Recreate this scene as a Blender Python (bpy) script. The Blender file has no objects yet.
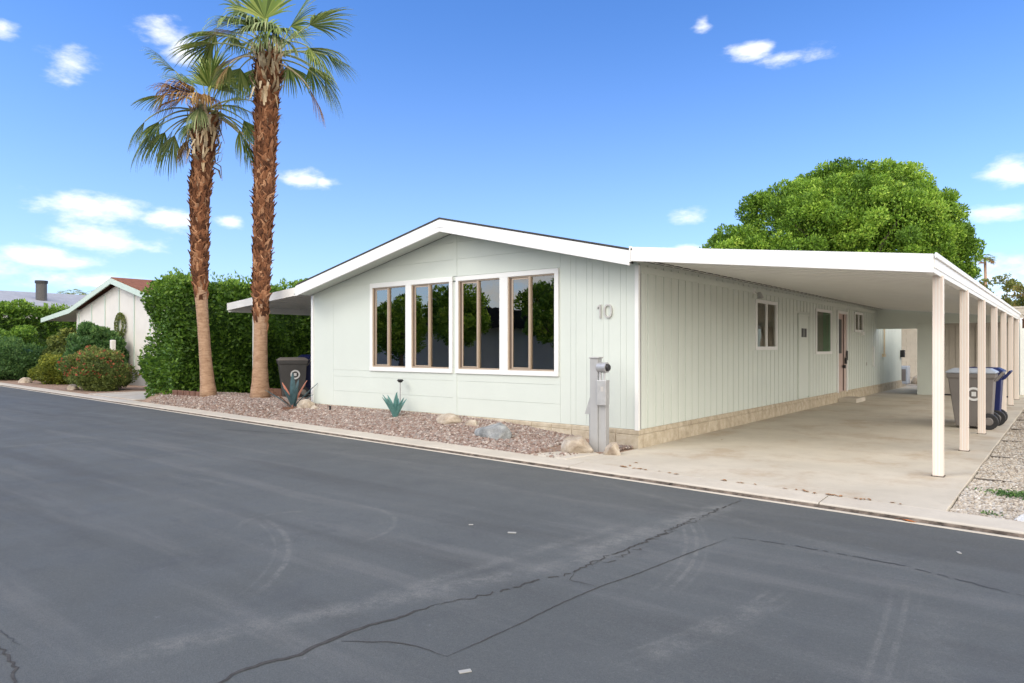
import bpy, bmesh, math, random
import numpy as np
from mathutils import Vector, Matrix
R = math.radians
random.seed(7)
SC = bpy.context.scene
COL = SC.collection

# ------------------------------------------------------------------ camera
YAW = R(38.65)
cam_d = bpy.data.cameras.new('camera')
cam = bpy.data.objects.new('camera', cam_d); COL.objects.link(cam)
cam.location = (0, 0, 1.5)
cam.rotation_euler = (R(90), 0, YAW)
cam_d.sensor_width = 36.0
cam_d.lens = 697 / 1024 * 36
cam_d.shift_y = 6.5 / 1024
cam_d.clip_end = 2000
SC.camera = cam

# ------------------------------------------------------------------ light
SUN_DIR = Vector((-0.42, -0.80, 0.84)).normalized()     # direction TO the sun
sd = bpy.data.lights.new('sun', 'SUN'); sd.energy = 0.9; sd.angle = R(20); sd.color = (1.0, .94, .86)
sun = bpy.data.objects.new('sun', sd); COL.objects.link(sun)
sun.rotation_euler = SUN_DIR.to_track_quat('Z', 'Y').to_euler()

SC.view_settings.view_transform = 'Standard'
SC.view_settings.look = 'None'
SC.view_settings.gamma = 1
SC.view_settings.use_curve_mapping = False
SC.view_settings.exposure = 0.5

# helper used for the cloud directions (bearing / elevation of each cloud)
def sky_dir(px, py):
    l = (px - 512) / 697; u = (348 - py) / 697
    v = Vector((-math.sin(YAW) + l * math.cos(YAW), math.cos(YAW) + l * math.sin(YAW), u)).normalized()
    return math.atan2(v.x, v.y), math.asin(v.z)

W = bpy.data.worlds.new('World'); SC.world = W; W.use_nodes = True
nt = W.node_tree; N = nt.nodes; L = nt.links
for n in list(N): N.remove(n)
def wn(t, **k):
    n = N.new(t)
    for a, b in k.items(): setattr(n, a, b)
    return n
def wm(op, a, b=None, c=None):
    n = N.new('ShaderNodeMath'); n.operation = op
    for i, v in enumerate((a, b, c)):
        if v is None: continue
        if isinstance(v, (int, float)): n.inputs[i].default_value = v
        else: L.new(v, n.inputs[i])
    return n.outputs[0]
sky = wn('ShaderNodeTexSky', sky_type='NISHITA', sun_disc=False)
sky.sun_elevation = math.asin(SUN_DIR.z)
sky.sun_rotation = math.atan2(SUN_DIR.x, SUN_DIR.y)
sky.air_density = 1.0; sky.dust_density = 0.4; sky.ozone_density = 2.0
hs = wn('ShaderNodeHueSaturation'); hs.inputs['Hue'].default_value = .492; hs.inputs['Saturation'].default_value = 1.10; hs.inputs['Value'].default_value = 1.0
L.new(sky.outputs[0], hs.inputs['Color'])
tc = wn('ShaderNodeTexCoord'); sep = wn('ShaderNodeSeparateXYZ'); L.new(tc.outputs['Generated'], sep.inputs[0])
az = wm('ARCTAN2', sep.outputs[0], sep.outputs[1]); el = wm('ARCSINE', sep.outputs[2])
mp = wn('ShaderNodeMapping'); mp.inputs['Scale'].default_value = (9, 9, 22); L.new(tc.outputs['Generated'], mp.inputs[0])
nz = wn('ShaderNodeTexNoise'); nz.inputs['Scale'].default_value = 1.6; nz.inputs['Detail'].default_value = 7; nz.inputs['Roughness'].default_value = .6
L.new(mp.outputs[0], nz.inputs['Vector'])
CL = [(158, 30, 30, 17, 1), (182, 50, 18, 16, .9), (70, 60, 26, 16, .5), (3, 30, 16, 13, 1), (90, 207, 58, 14, 1), (170, 219, 30, 11, .95), (231, 221, 14, 7, .9),
      (105, 240, 52, 12, 1), (36, 257, 48, 11, 1), (100, 283, 62, 9, .9), (-30, 262, 60, 16, 1), (305, 179, 24, 9, .85), (322, 182, 9, 7, .8), (750, 50, 22, 10, 1),
      (795, 57, 34, 7, .5), (703, 22, 8, 8, .6), (686, 219, 16, 9, .45), (1010, 170, 30, 16, .9), (1003, 212, 34, 10, .85), (690, 248, 14, 5, .9), (1080, 190, 50, 30, .9),
      (-120, 200, 60, 16, 1), (1150, 100, 40, 14, .8), (985, 285, 70, 22, .55), (440, -80, 70, 22, .6), (-200, 60, 40, 20, .7)]
field = None
for px, py, rx, ry, s in CL:
    a0, e0 = sky_dir(px, py); a1, _ = sky_dir(px + rx, py); _, e1 = sky_dir(px, py - ry)
    sa, se = abs(a1 - a0), abs(e1 - e0)
    u = wm('MULTIPLY', wm('SUBTRACT', az, a0), 1 / sa); v = wm('MULTIPLY', wm('SUBTRACT', el, e0), 1 / se)
    q = wm('SQRT', wm('MULTIPLY_ADD', u, u, wm('MULTIPLY', v, v)))
    f = wm('MULTIPLY', wm('SUBTRACT', 1.25, q), s)
    field = f if field is None else wm('MAXIMUM', field, f)
# a bank of unseen cloud added behind and right of the viewer as fill
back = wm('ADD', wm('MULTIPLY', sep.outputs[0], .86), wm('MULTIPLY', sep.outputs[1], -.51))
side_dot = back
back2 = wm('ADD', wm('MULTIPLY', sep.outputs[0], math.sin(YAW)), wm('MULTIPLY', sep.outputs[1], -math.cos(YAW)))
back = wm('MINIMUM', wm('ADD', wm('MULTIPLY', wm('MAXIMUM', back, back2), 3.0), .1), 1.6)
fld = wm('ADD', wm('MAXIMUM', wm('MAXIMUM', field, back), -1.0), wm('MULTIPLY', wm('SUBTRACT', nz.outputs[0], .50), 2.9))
mr = wn('ShaderNodeMapRange'); mr.interpolation_type = 'SMOOTHSTEP'; mr.clamp = True
mr.inputs['From Min'].default_value = 0.0; mr.inputs['From Max'].default_value = 1.15; L.new(fld, mr.inputs['Value'])
# general thin haze towards the horizon, as the real sky has
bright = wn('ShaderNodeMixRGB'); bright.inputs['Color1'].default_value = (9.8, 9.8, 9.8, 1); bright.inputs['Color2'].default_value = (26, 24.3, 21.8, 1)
fill_bank = wn('ShaderNodeMapRange'); fill_bank.clamp = True; L.new(side_dot, fill_bank.inputs['Value']); fill_bank.inputs['From Min'].default_value = 0.05; fill_bank.inputs['From Max'].default_value = .7  # right part of the added cloud is brightened to lift the shade
L.new(fill_bank.outputs[0], bright.inputs['Fac'])
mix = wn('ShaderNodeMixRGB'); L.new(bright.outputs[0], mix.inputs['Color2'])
tone = wn('ShaderNodeMixRGB', blend_type='MULTIPLY'); tone.inputs['Fac'].default_value = 1; tone.inputs['Color2'].default_value = (.84, 1.12, 1.72, 1); L.new(hs.outputs[0], tone.inputs['Color1'])
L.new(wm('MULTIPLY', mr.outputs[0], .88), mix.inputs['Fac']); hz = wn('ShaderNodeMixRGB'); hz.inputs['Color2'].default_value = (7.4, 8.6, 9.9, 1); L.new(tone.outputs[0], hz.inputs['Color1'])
hzf = wm('MAXIMUM', wm('SUBTRACT', 1.0, wm('DIVIDE', wm('MAXIMUM', el, 0.0), .50)), 0.0)
L.new(wm('MULTIPLY', wm('MULTIPLY', hzf, hzf), .4), hz.inputs['Fac'])
L.new(hz.outputs[0], mix.inputs['Color1'])
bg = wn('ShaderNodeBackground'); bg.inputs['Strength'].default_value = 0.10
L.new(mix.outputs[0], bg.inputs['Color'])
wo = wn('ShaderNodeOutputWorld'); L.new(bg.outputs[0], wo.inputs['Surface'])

# ------------------------------------------------------------------ pixel -> place helper (only to measure the photo)
S_, C_ = math.sin(YAW), math.cos(YAW)
def ray(px):
    l = (px - 512) / 697; return (-S_ + l * C_, C_ + l * S_)
def ground(px, py, z=0.0):
    d = 697 * (1.5 - z) / (py - 348); r = ray(px); return (r[0] * d, r[1] * d, z)
def kerb_y(x): return 7.02 - 0.0647 * x

# ------------------------------------------------------------------ materials
class NT:
    def __init__(s, name):
        s.m = bpy.data.materials.new(name); s.m.use_nodes = True; s.t = s.m.node_tree
        s.b = s.t.nodes['Principled BSDF']; s.tc = s.t.nodes.new('ShaderNodeNewGeometry')
        s.out = s.t.nodes['Material Output']
    def n(s, t, **k):
        n = s.t.nodes.new(t)
        for a, b in k.items(): setattr(n, a, b)
        return n
    def l(s, a, b): s.t.links.new(a, b)
    def math(s, op, a, b=None, c=None):
        n = s.n('ShaderNodeMath', operation=op)
        for i, v in enumerate((a, b, c)):
            if v is None: continue
            if isinstance(v, (int, float)): n.inputs[i].default_value = v
            else: s.l(v, n.inputs[i])
        return n.outputs[0]
    def noise(s, scale=5, detail=4, rough=.55, vec=None, stretch=None, rot=0):
        n = s.n('ShaderNodeTexNoise'); n.inputs['Scale'].default_value = scale; n.inputs['Detail'].default_value = detail; n.inputs['Roughness'].default_value = rough
        src = vec or s.tc.outputs['Position']
        if stretch or rot:
            mm = s.n('ShaderNodeMapping'); mm.vector_type = 'TEXTURE' if False else 'POINT'
            mm.inputs['Scale'].default_value = stretch or (1, 1, 1); mm.inputs['Rotation'].default_value = (0, 0, rot)
            s.l(src, mm.inputs[0]); src = mm.outputs[0]
        s.l(src, n.inputs['Vector']); return n.outputs[0]
    def ramp(s, fac, stops):
        n = s.n('ShaderNodeValToRGB'); e = n.color_ramp.elements
        while len(e) < len(stops): e.new(.5)
        for k, (p, c) in enumerate(stops): e[k].position = p; e[k].color = (*c, 1)
        s.l(fac, n.inputs[0]); return n.outputs[0]
    def rng(s, v, a, b, c=0.0, d=1.0, smooth=True):
        n = s.n('ShaderNodeMapRange'); n.clamp = True
        if smooth: n.interpolation_type = 'SMOOTHSTEP'
        for i, x in enumerate((a, b, c, d)): n.inputs[i + 1].default_value = x
        s.l(v, n.inputs[0]); return n.outputs[0]
    def mixc(s, f, a, b, mode='MIX'):
        n = s.n('ShaderNodeMixRGB', blend_type=mode)
        for i, v in zip((0, 1, 2), (f, a, b)):
            if isinstance(v, (int, float)): n.inputs[i].default_value = v
            elif isinstance(v, tuple): n.inputs[i].default_value = (*v, 1)
            else: s.l(v, n.inputs[i])
        return n.outputs[0]
    def bump(s, h, strength=.3, dist=.01):
        n = s.n('ShaderNodeBump'); n.inputs['Strength'].default_value = strength; n.inputs['Distance'].default_value = dist
        s.l(h, n.inputs['Height']); s.l(n.outputs[0], s.b.inputs['Normal'])
    def col(s, v):
        if isinstance(v, tuple): s.b.inputs['Base Color'].default_value = (*v, 1)
        else: s.l(v, s.b.inputs['Base Color'])
    def set(s, rough=.6, metal=0, spec=.5):
        s.b.inputs['Roughness'].default_value = rough; s.b.inputs['Metallic'].default_value = metal
        s.b.inputs['Specular IOR Level'].default_value = spec; return s

def paint(name, c, rough=.55, var=.06, scale=3, metal=0, bump=0, bscale=60, dirt=None, spec=.4):
    t = NT(name).set(rough, metal, spec)
    n = t.noise(scale, 5, .6)
    a = tuple(max(0, x * (1 - var)) for x in c); b = tuple(min(1, x * (1 + var)) for x in c)
    k = t.ramp(n, [(.3, a), (.7, b)])
    if dirt:
        k = t.mixc(t.rng(t.noise(scale * 2.3, 6, .7, stretch=(1, 1, .35)), .55, .75, 0, dirt[0]), k, dirt[1])
    t.col(k)
    if bump: t.bump(t.noise(bscale, 3, .6), bump, .004)
    return t.m

M = {}
M['siding'] = paint('pale_green_siding', (.60, .64, .585), .6, .025, 1.2, bump=.25, bscale=90, dirt=(.10, (.55, .56, .50)))
M['white'] = paint('white_paint', (.76, .76, .74), .5, .02, 2, dirt=(.12, (.62, .60, .56)))
M['fascia'] = paint('white_fascia', (.78, .775, .76), .45, .015, 1.5, dirt=(.08, (.6, .58, .55)))
M['ceiling'] = paint('white_pan_ceiling', (.74, .735, .70), .45, .03, 1.5, dirt=(.15, (.5, .48, .43)))
M['post'] = paint('cream_post_paint', (.74, .64, .56), .5, .02, 2, dirt=(.15, (.6, .5, .43)))
M['alu'] = paint('tan_aluminium', (.46, .36, .27), .4, .05, 4, metal=.25)
M['dark_alu'] = paint('bronze_aluminium', (.16, .12, .10), .4, .05, 4, metal=.3)
M['screen'] = paint('dark_screen_frame', (.09, .07, .06), .5, .05, 4)
M['grey_metal'] = paint('grey_galvanised', (.42, .42, .42), .42, .1, 12, metal=.4, dirt=(.4, (.25, .24, .23)))
M['light_grey'] = paint('weathered_grey_post', (.40, .40, .40), .45, .04, 5, metal=.3, dirt=(.3, (.28, .27, .26)))
M['black'] = paint('black_plastic', (.02, .02, .022), .45, .1, 5)
M['number'] = paint('brushed_number', (.52, .50, .47), .4, .04, 5, metal=.3)
M['shingle'] = None
M['bin_grey'] = paint('grey_bin_plastic', (.17, .155, .145), .5, .08, 5, bump=.15)
M['bin_dark'] = paint('charcoal_bin_plastic', (.075, .072, .07), .5, .1, 5, bump=.15)
M['bin_lid'] = paint('faded_bin_lid', (.36, .40, .46), .4, .08, 5)
M['bin_blue'] = paint('blue_bin_plastic', (.010, .018, .10), .45, .1, 5)
M['bin_print'] = paint('white_bin_print', (.7, .7, .7), .5, .02, 5)
M['teal'] = paint('teal_painted_metal', (.10, .235, .22), .45, .25, 14)
M['slate'] = paint('slate_painted_metal', (.05, .10, .115), .45, .25, 14)
M['coral'] = paint('coral_painted_metal', (.55, .22, .15), .5, .15, 14)
M['rust'] = paint('rusty_metal', (.12, .055, .03), .8, .3, 20)
M['nb_wall'] = paint('cream_neighbour_siding', (.70, .67, .62), .6, .04, 2, dirt=(.2, (.5, .46, .4)))
M['nb_trim'] = paint('pale_mint_trim', (.52, .62, .55), .5, .04, 3)
M['brick'] = paint('brown_brick', (.15, .075, .05), .8, .3, 9, bump=.4)
M['leafdry'] = paint('dry_leaf', (.30, .16, .07), .8, .4, 30)
M['leaforange'] = paint('orange_leaf', (.55, .17, .04), .7, .3, 30)
M['paper'] = paint('white_paper', (.36, .355, .33), .7, .04, 30)
M['cream_pipe'] = paint('cream_conduit', (.62, .50, .34), .5, .05, 9)
M['dark_in'] = paint('dim_room_paint', (.55, .48, .42), .8, .1, 2)
M['blind'] = paint('grey_blind', (.60, .55, .50), .7, .08, 4)
M['curtain'] = paint('pale_curtain', (.42, .46, .50), .8, .08, 4)
M['pinkdoor'] = paint('faded_pink_door', (.50, .38, .34), .5, .06, 4)
M['gate'] = paint('pale_blue_gate', (.50, .62, .68), .5, .04, 4)
M['shed'] = paint('tan_shed_siding', (.44, .40, .345), .65, .06, 3, dirt=(.3, (.3, .26, .21)))
M['greyroof'] = paint('grey_roofing', (.33, .34, .37), .7, .12, 3)
M['soil'] = None

def shingle(name, c):
    t = NT(name).set(.9, 0, .2)
    v = t.n('ShaderNodeTexBrick'); v.inputs['Scale'].default_value = 3.0
    v.inputs['Color1'].default_value = (*c, 1); v.inputs['Color2'].default_value = (*(x * .65 for x in c), 1); v.inputs['Mortar'].default_value = (*(x * .4 for x in c), 1)
    v.inputs['Mortar Size'].default_value = .012
    t.l(t.tc.outputs['Position'], v.inputs['Vector'])
    k = t.mixc(t.rng(t.noise(40, 3, .7), .3, .7, 0, .5), v.outputs['Color'], tuple(x * 1.5 for x in c))
    t.col(k); t.bump(t.noise(60, 3), .5, .01); return t.m
M['shingle'] = shingle('charcoal_shingle', (.06, .058, .056))
M['redshingle'] = shingle('brown_shingle', (.24, .10, .06))

def blockmat():
    t = NT('concrete_block').set(.9, 0, .2)
    k = t.ramp(t.noise(7, 6, .65), [(.25, (.33, .275, .20)), (.5, (.47, .40, .30)), (.75, (.60, .54, .43))])
    t.col(k); t.bump(t.noise(80, 4, .7), .6, .006); return t.m
M['block'] = blockmat()

def concrete(name, c, stain, k1=1.0):
    t = NT(name).set(.85, 0, .25)
    n1 = t.noise(.9, 6, .62); n2 = t.noise(5, 6, .65); n3 = t.noise(160, 3, .6)
    k = t.ramp(n1, [(.3, tuple(x * .86 for x in c)), (.7, tuple(x * 1.07 for x in c))])
    k = t.mixc(t.rng(n2, .45, .75, 0, .35), k, tuple(x * .8 for x in c))
    k = t.mixc(t.rng(t.noise(1.1, 6, .72, stretch=(1.0, .8, 1)), .47, .68, 0, .55 * k1), k, stain)
    k = t.mixc(t.rng(t.noise(3.0, 5, .75), .66, .74, 0, .5 * k1), k, tuple(x * .7 for x in stain))
    k = t.mixc(t.rng(n3, .3, .7, 0, .22), k, tuple(x * .62 for x in c))
    t.col(k); t.bump(t.noise(90, 5, .7), .25, .006); return t.m
M['slab'] = concrete('driveway_concrete', (.55, .50, .415), (.38, .28, .185))
M['kerb'] = concrete('kerb_concrete', (.56, .51, .43), (.40, .33, .26), .5)
M['patio'] = concrete('patio_concrete', (.46, .43, .39), (.3, .26, .22), .7)

def soil(name, a, b):
    t = NT(name).set(.95, 0, .1)
    t.col(t.ramp(t.noise(6, 8, .7), [(.3, a), (.7, b)])); t.bump(t.noise(25, 6, .7), .7, .03); return t.m
M['soil'] = soil('tan_soil', (.20, .135, .10), (.42, .30, .23))
M['far_ground'] = soil('desert_ground', (.30, .26, .21), (.42, .37, .30))

def asphalt():
    t = NT('sealed_asphalt').set(.8, 0, .22)
    P = t.tc.outputs['Position']
    sx = t.n('ShaderNodeSeparateXYZ'); t.l(P, sx.inputs[0]); X, Y = sx.outputs[0], sx.outputs[1]
    c0 = (.121, .130, .130)
    k = t.ramp(t.noise(.45, 6, .6), [(.3, tuple(x * .86 for x in c0)), (.7, tuple(x * 1.12 for x in c0))])
    st = t.noise(1.0, 6, .62, stretch=(.25, 2.6, 1), rot=R(3.7))
    k = t.mixc(t.rng(st, .48, .70, 0, .55), k, (.185, .187, .182))
    k = t.mixc(t.rng(t.noise(1.0, 5, .6, stretch=(.12, 1.1, 1), rot=R(3.7)), .50, .66, 0, .6), k, (.086, .089, .088))
    # the worn grey brown band along the gutter
    gy = t.math('ADD', Y, t.math('MULTIPLY', X, .0647))
    nb = t.noise(1.4, 5, .7, stretch=(.3, 1.6, 1))
    band = t.rng(t.math('ADD', gy, t.math('MULTIPLY', t.math('SUBTRACT', nb, .5), 2.4)), 5.0, 7.0, 0, .62)
    k = t.mixc(band, k, (.115, .118, .112))
    scuff = None
    # pale dusty bands beside the long crack and across the lane
    def line(p, q, w, s):
        p = Vector(p[:2]); q = Vector(q[:2]); d = (q - p); ln = d.length; d /= ln; nn = Vector((-d.y, d.x))
        dist = t.math('ABSOLUTE', t.math('ADD', t.math('ADD', t.math('MULTIPLY', X, nn.x), t.math('MULTIPLY', Y, nn.y)), -(p.dot(nn))))
        al = t.math('ADD', t.math('ADD', t.math('MULTIPLY', X, d.x), t.math('MULTIPLY', Y, d.y)), -(p.dot(d)))
        m = t.math('MULTIPLY', t.rng(dist, w, 0, 0, s), t.rng(t.math('ABSOLUTE', t.math('SUBTRACT', al, ln / 2)), ln / 2, ln / 2 * .75))
        return m
    def arc(a, b, c, w, s, tread=0):
        (ax, ay), (bx, by), (cx, cy) = a[:2], b[:2], c[:2]
        D = 2 * (ax * (by - cy) + bx * (cy - ay) + cx * (ay - by))
        ux = ((ax * ax + ay * ay) * (by - cy) + (bx * bx + by * by) * (cy - ay) + (cx * cx + cy * cy) * (ay - by)) / D
        uy = ((ax * ax + ay * ay) * (cx - bx) + (bx * bx + by * by) * (ax - cx) + (cx * cx + cy * cy) * (bx - ax)) / D
        r = math.hypot(ax - ux, ay - uy)
        dx = t.math('SUBTRACT', X, ux); dy = t.math('SUBTRACT', Y, uy)
        rr = t.math('SQRT', t.math('MULTIPLY_ADD', dx, dx, t.math('MULTIPLY', dy, dy)))
        off = t.math('SUBTRACT', rr, r); m = t.rng(t.math('ABSOLUTE', off), w, w * .55, 0, s)
        if tread:
            m = t.math('MULTIPLY', m, t.rng(t.math('SINE', t.math('MULTIPLY', off, tread)), -.2, .9, .15, 1))
        ex = t.math('SUBTRACT', X, bx); ey = t.math('SUBTRACT', Y, by)
        ee = t.math('SQRT', t.math('MULTIPLY_ADD', ex, ex, t.math('MULTIPLY', ey, ey)))
        half = max(math.hypot(ax - bx, ay - by), math.hypot(cx - bx, cy - by))
        return t.math('MULTIPLY', m, t.rng(ee, half, half * .55))
    g = lambda a, b: ground(a, b, -.05)
    ms = [line(g(40, 672), g(640, 548), .18, .6), line(g(560, 560), g(735, 503), .20, .8), line(g(230, 640), g(640, 520), .11, .45),
          line(g(0, 447), g(110, 440), .10, .45), line(g(520, 410 + 80), g(420, 430 + 40), .12, .2),
          line(g(640, 662), g(775, 600), .15, .5), line(g(930, 683), g(935, 610), .16, .28), line(g(560, 470), g(1024, 600), .10, .25),
          arc(g(262, 520), g(285, 548), g(240, 603), .10, .6, 55), arc(g(345, 505), g(392, 520), g(386, 530), .07, .4, 55),
          arc(g(685, 520), g(694, 548), g(650, 600), .13, .5, 75), arc(g(640, 655), g(720, 625), g(790, 585), .14, .4, 75),
          arc(g(880, 683), g(893, 640), g(905, 580), .12, .35, 75), arc(g(238, 528), g(262, 516), g(320, 512), .04, .35)]
    for m in ms: scuff = m if scuff is None else t.math('MAXIMUM', scuff, m)
    scuff = t.math('MULTIPLY', t.math('MULTIPLY', scuff, t.rng(t.noise(6, 6, .8), .36, .66, .08, 1)), t.rng(t.noise(45, 4, .8), .3, .6, .5, 1.25))
    k = t.mixc(scuff, k, (.25, .25, .235))
    # aggregate speckle and pale chips
    k = t.mixc(t.rng(t.noise(170, 3, .8), .38, .66, 0, .5), k, (.05, .056, .064))
    k = t.mixc(t.rng(t.noise(38, 5, .8), .50, .72, 0, .42), k, (.172, .173, .168))
    k = t.mixc(t.rng(t.noise(1.7, 7, .8), .52, .68, 0, .35), k, (.075, .08, .088))
    k = t.mixc(t.rng(t.noise(120, 2, .5), .70, .76, 0, .5), k, (.26, .27, .28))
    k = t.mixc(t.rng(t.noise(9, 4, .8), .66, .72, 0, .35), k, (.21, .22, .235))
    t.col(k); t.bump(t.noise(130, 5, .8), .8, .008)
    t.l(t.rng(t.noise(2, 4), .3, .7, .72, .9), t.b.inputs['Roughness'])
    return t.m
M['asphalt'] = asphalt()
M['crack'] = paint('crack_filler_dark', (.055, .052, .049), .9, .4, 25)
M['crack_soft'] = paint('worn_seam', (.062, .066, .072), .9, .3, 20)
M['joint'] = paint('dark_gutter_dirt', (.12, .095, .075), .95, .8, 9)
M['seam'] = paint('dirt_in_joint', (.10, .085, .07), .95, .4, 30)

def tinted(name, stops, rough=.85, trans=0.0, spec=.25, scale=0):
    """colour from a per piece random attribute, e.g. pebbles and leaves"""
    t = NT(name).set(rough, 0, spec)
    at = t.n('ShaderNodeAttribute', attribute_name='tint'); 
    k = t.ramp(at.outputs['Fac'], stops)
    if scale: k = t.mixc(t.rng(t.noise(scale, 4, .6), .35, .7, 0, .45), k, tuple(x * .6 for x in stops[len(stops) // 2][1]))
    t.col(k)
    if trans:
        tr = t.n('ShaderNodeBsdfTranslucent'); t.l(k, tr.inputs['Color']); mx = t.n('ShaderNodeMixShader'); mx.inputs[0].default_value = trans
        t.l(t.b.outputs[0], mx.inputs[1]); t.l(tr.outputs[0], mx.inputs[2]); t.l(mx.outputs[0], t.out.inputs['Surface'])
    return t.m
M['pebble_red'] = tinted('reddish_pebbles', [(0, (.11, .075, .06)), (.25, (.23, .15, .12)), (.5, (.33, .25, .21)), (.75, (.24, .215, .20)), (1, (.56, .49, .43))], .85, scale=40)
M['pebble_pale'] = tinted('pale_pebbles', [(0, (.20, .17, .14)), (.3, (.40, .34, .27)), (.6, (.54, .48, .40)), (.85, (.38, .37, .35)), (1, (.70, .66, .60))], .85, scale=60)
M['ficus'] = tinted('ficus_leaf', [(0, (.06, .13, .012)), (.4, (.16, .30, .03)), (.75, (.32, .50, .055)), (1, (.52, .66, .11))], .5, .24, .35)
M['hedge'] = tinted('hedge_leaf', [(0, (.04, .10, .015)), (.5, (.11, .22, .025)), (.85, (.21, .35, .04)), (1, (.32, .48, .07))], .45, .35, .4)
M['shrub'] = tinted('shrub_leaf', [(0, (.035, .08, .025)), (.5, (.08, .18, .05)), (1, (.20, .32, .09))], .5, .32, .35)
M['olive'] = tinted('olive_shrub_leaf', [(0, (.06, .085, .025)), (.5, (.14, .19, .045)), (1, (.32, .35, .09))], .55, .3, .3)
M['yellowleaf'] = tinted('yellow_shrub_leaf', [(0, (.07, .10, .015)), (.5, (.18, .22, .03)), (1, (.40, .40, .06))], .55, .3, .3)
M['redflower'] = tinted('red_flower', [(0, (.24, .06, .03)), (1, (.5, .16, .08))], .6, .2, .3)
M['autumn'] = tinted('turning_leaf', [(0, (.12, .15, .04)), (.5, (.26, .28, .07)), (1, (.50, .32, .10))], .55, .3, .3)
M['palm_green'] = tinted('palm_green_frond', [(0, (.07, .12, .02)), (.5, (.19, .28, .055)), (1, (.44, .48, .14))], .45, .22, .4)
M['palm_pale'] = tinted('palm_pale_frond', [(0, (.12, .18, .07)), (.5, (.24, .31, .13)), (1, (.42, .44, .22))], .5, .25, .4)
M['palm_dead'] = tinted('palm_dead_frond', [(0, (.14, .07, .025)), (.5, (.30, .16, .06)), (1, (.50, .33, .15))], .75, .15, .2)
M['boot'] = tinted('palm_leaf_base', [(0, (.05, .022, .014)), (.4, (.15, .062, .032)), (.8, (.30, .13, .062)), (1, (.50, .28, .16))], .85, 0, .2, scale=22)
M['fibre'] = tinted('palm_pale_fibre', [(0, (.25, .17, .10)), (.5, (.46, .35, .22)), (1, (.66, .56, .40))], .85, 0, .2)
def trunkmat(name, a, b, c, z0, z1):
    t = NT(name).set(.9, 0, .2)
    n = t.noise(5, 6, .7, stretch=(1, 1, 4)); k = t.ramp(n, [(.3, a), (.5, b), (.72, c)])
    k = t.mixc(t.rng(t.noise(9, 5, .7, stretch=(1.5, 1.5, .5)), .55, .7, 0, .45), k, tuple(x * .5 for x in a))
    t.col(k); t.bump(t.noise(9, 6, .75, stretch=(1, 1, 6)), .8, .03); return t.m
M['palm_trunk'] = trunkmat('palm_trunk', (.24, .14, .085), (.40, .255, .165), (.52, .36, .25), 0, 3)
M['bark'] = trunkmat('bark', (.10, .08, .06), (.18, .15, .12), (.28, .24, .2), 0, 3)
def rockmat(name, a, b, c):
    t = NT(name).set(.9, 0, .2)
    k = t.ramp(t.noise(6, 8, .7), [(.3, a), (.5, b), (.7, c)])
    t.col(k); t.bump(t.noise(14, 8, .75), .9, .03); return t.m
M['rock_tan'] = rockmat('tan_rock', (.26, .20, .15), (.44, .37, .29), (.62, .56, .48))
M['rock_grey'] = rockmat('grey_rock', (.15, .16, .16), (.27, .28, .28), (.46, .47, .46))
M['rock_white'] = rockmat('white_rock', (.6, .58, .54), (.75, .74, .7), (.85, .84, .82))

def glass(name, tint=(.75, .8, .78), ior=1.55, gain=1.0):
    t = NT(name)
    tr = t.n('ShaderNodeBsdfTransparent'); tr.inputs[0].default_value = (*tint, 1)
    gl = t.n('ShaderNodeBsdfGlossy'); gl.inputs['Roughness'].default_value = .0; gl.inputs['Color'].default_value = (1, .95, .86, 1)
    fr = t.n('ShaderNodeFresnel'); fr.inputs[0].default_value = ior
    # slightly wavy pane
    bp = t.n('ShaderNodeBump'); bp.inputs['Strength'].default_value = .06; bp.inputs['Distance'].default_value = .02
    t.l(t.noise(2.2, 2, .5), bp.inputs['Height']); t.l(bp.outputs[0], gl.inputs['Normal'])
    mx = t.n('ShaderNodeMixShader'); t.l(t.math('MINIMUM', t.math('MULTIPLY', fr.outputs[0], gain), 1.0), mx.inputs[0]); t.l(tr.outputs[0], mx.inputs[1]); t.l(gl.outputs[0], mx.inputs[2])
    t.l(mx.outputs[0], t.out.inputs['Surface']); return t.m
M['glass'] = glass('window_glass', (.65, .64, .60), 1.7, 3.4)
M['glass_side'] = glass('side_window_glass', (.6, .62, .6), 1.45, .8)
M['glass_green'] = glass('green_window_glass', (.35, .62, .45), 1.4, .7)

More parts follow.
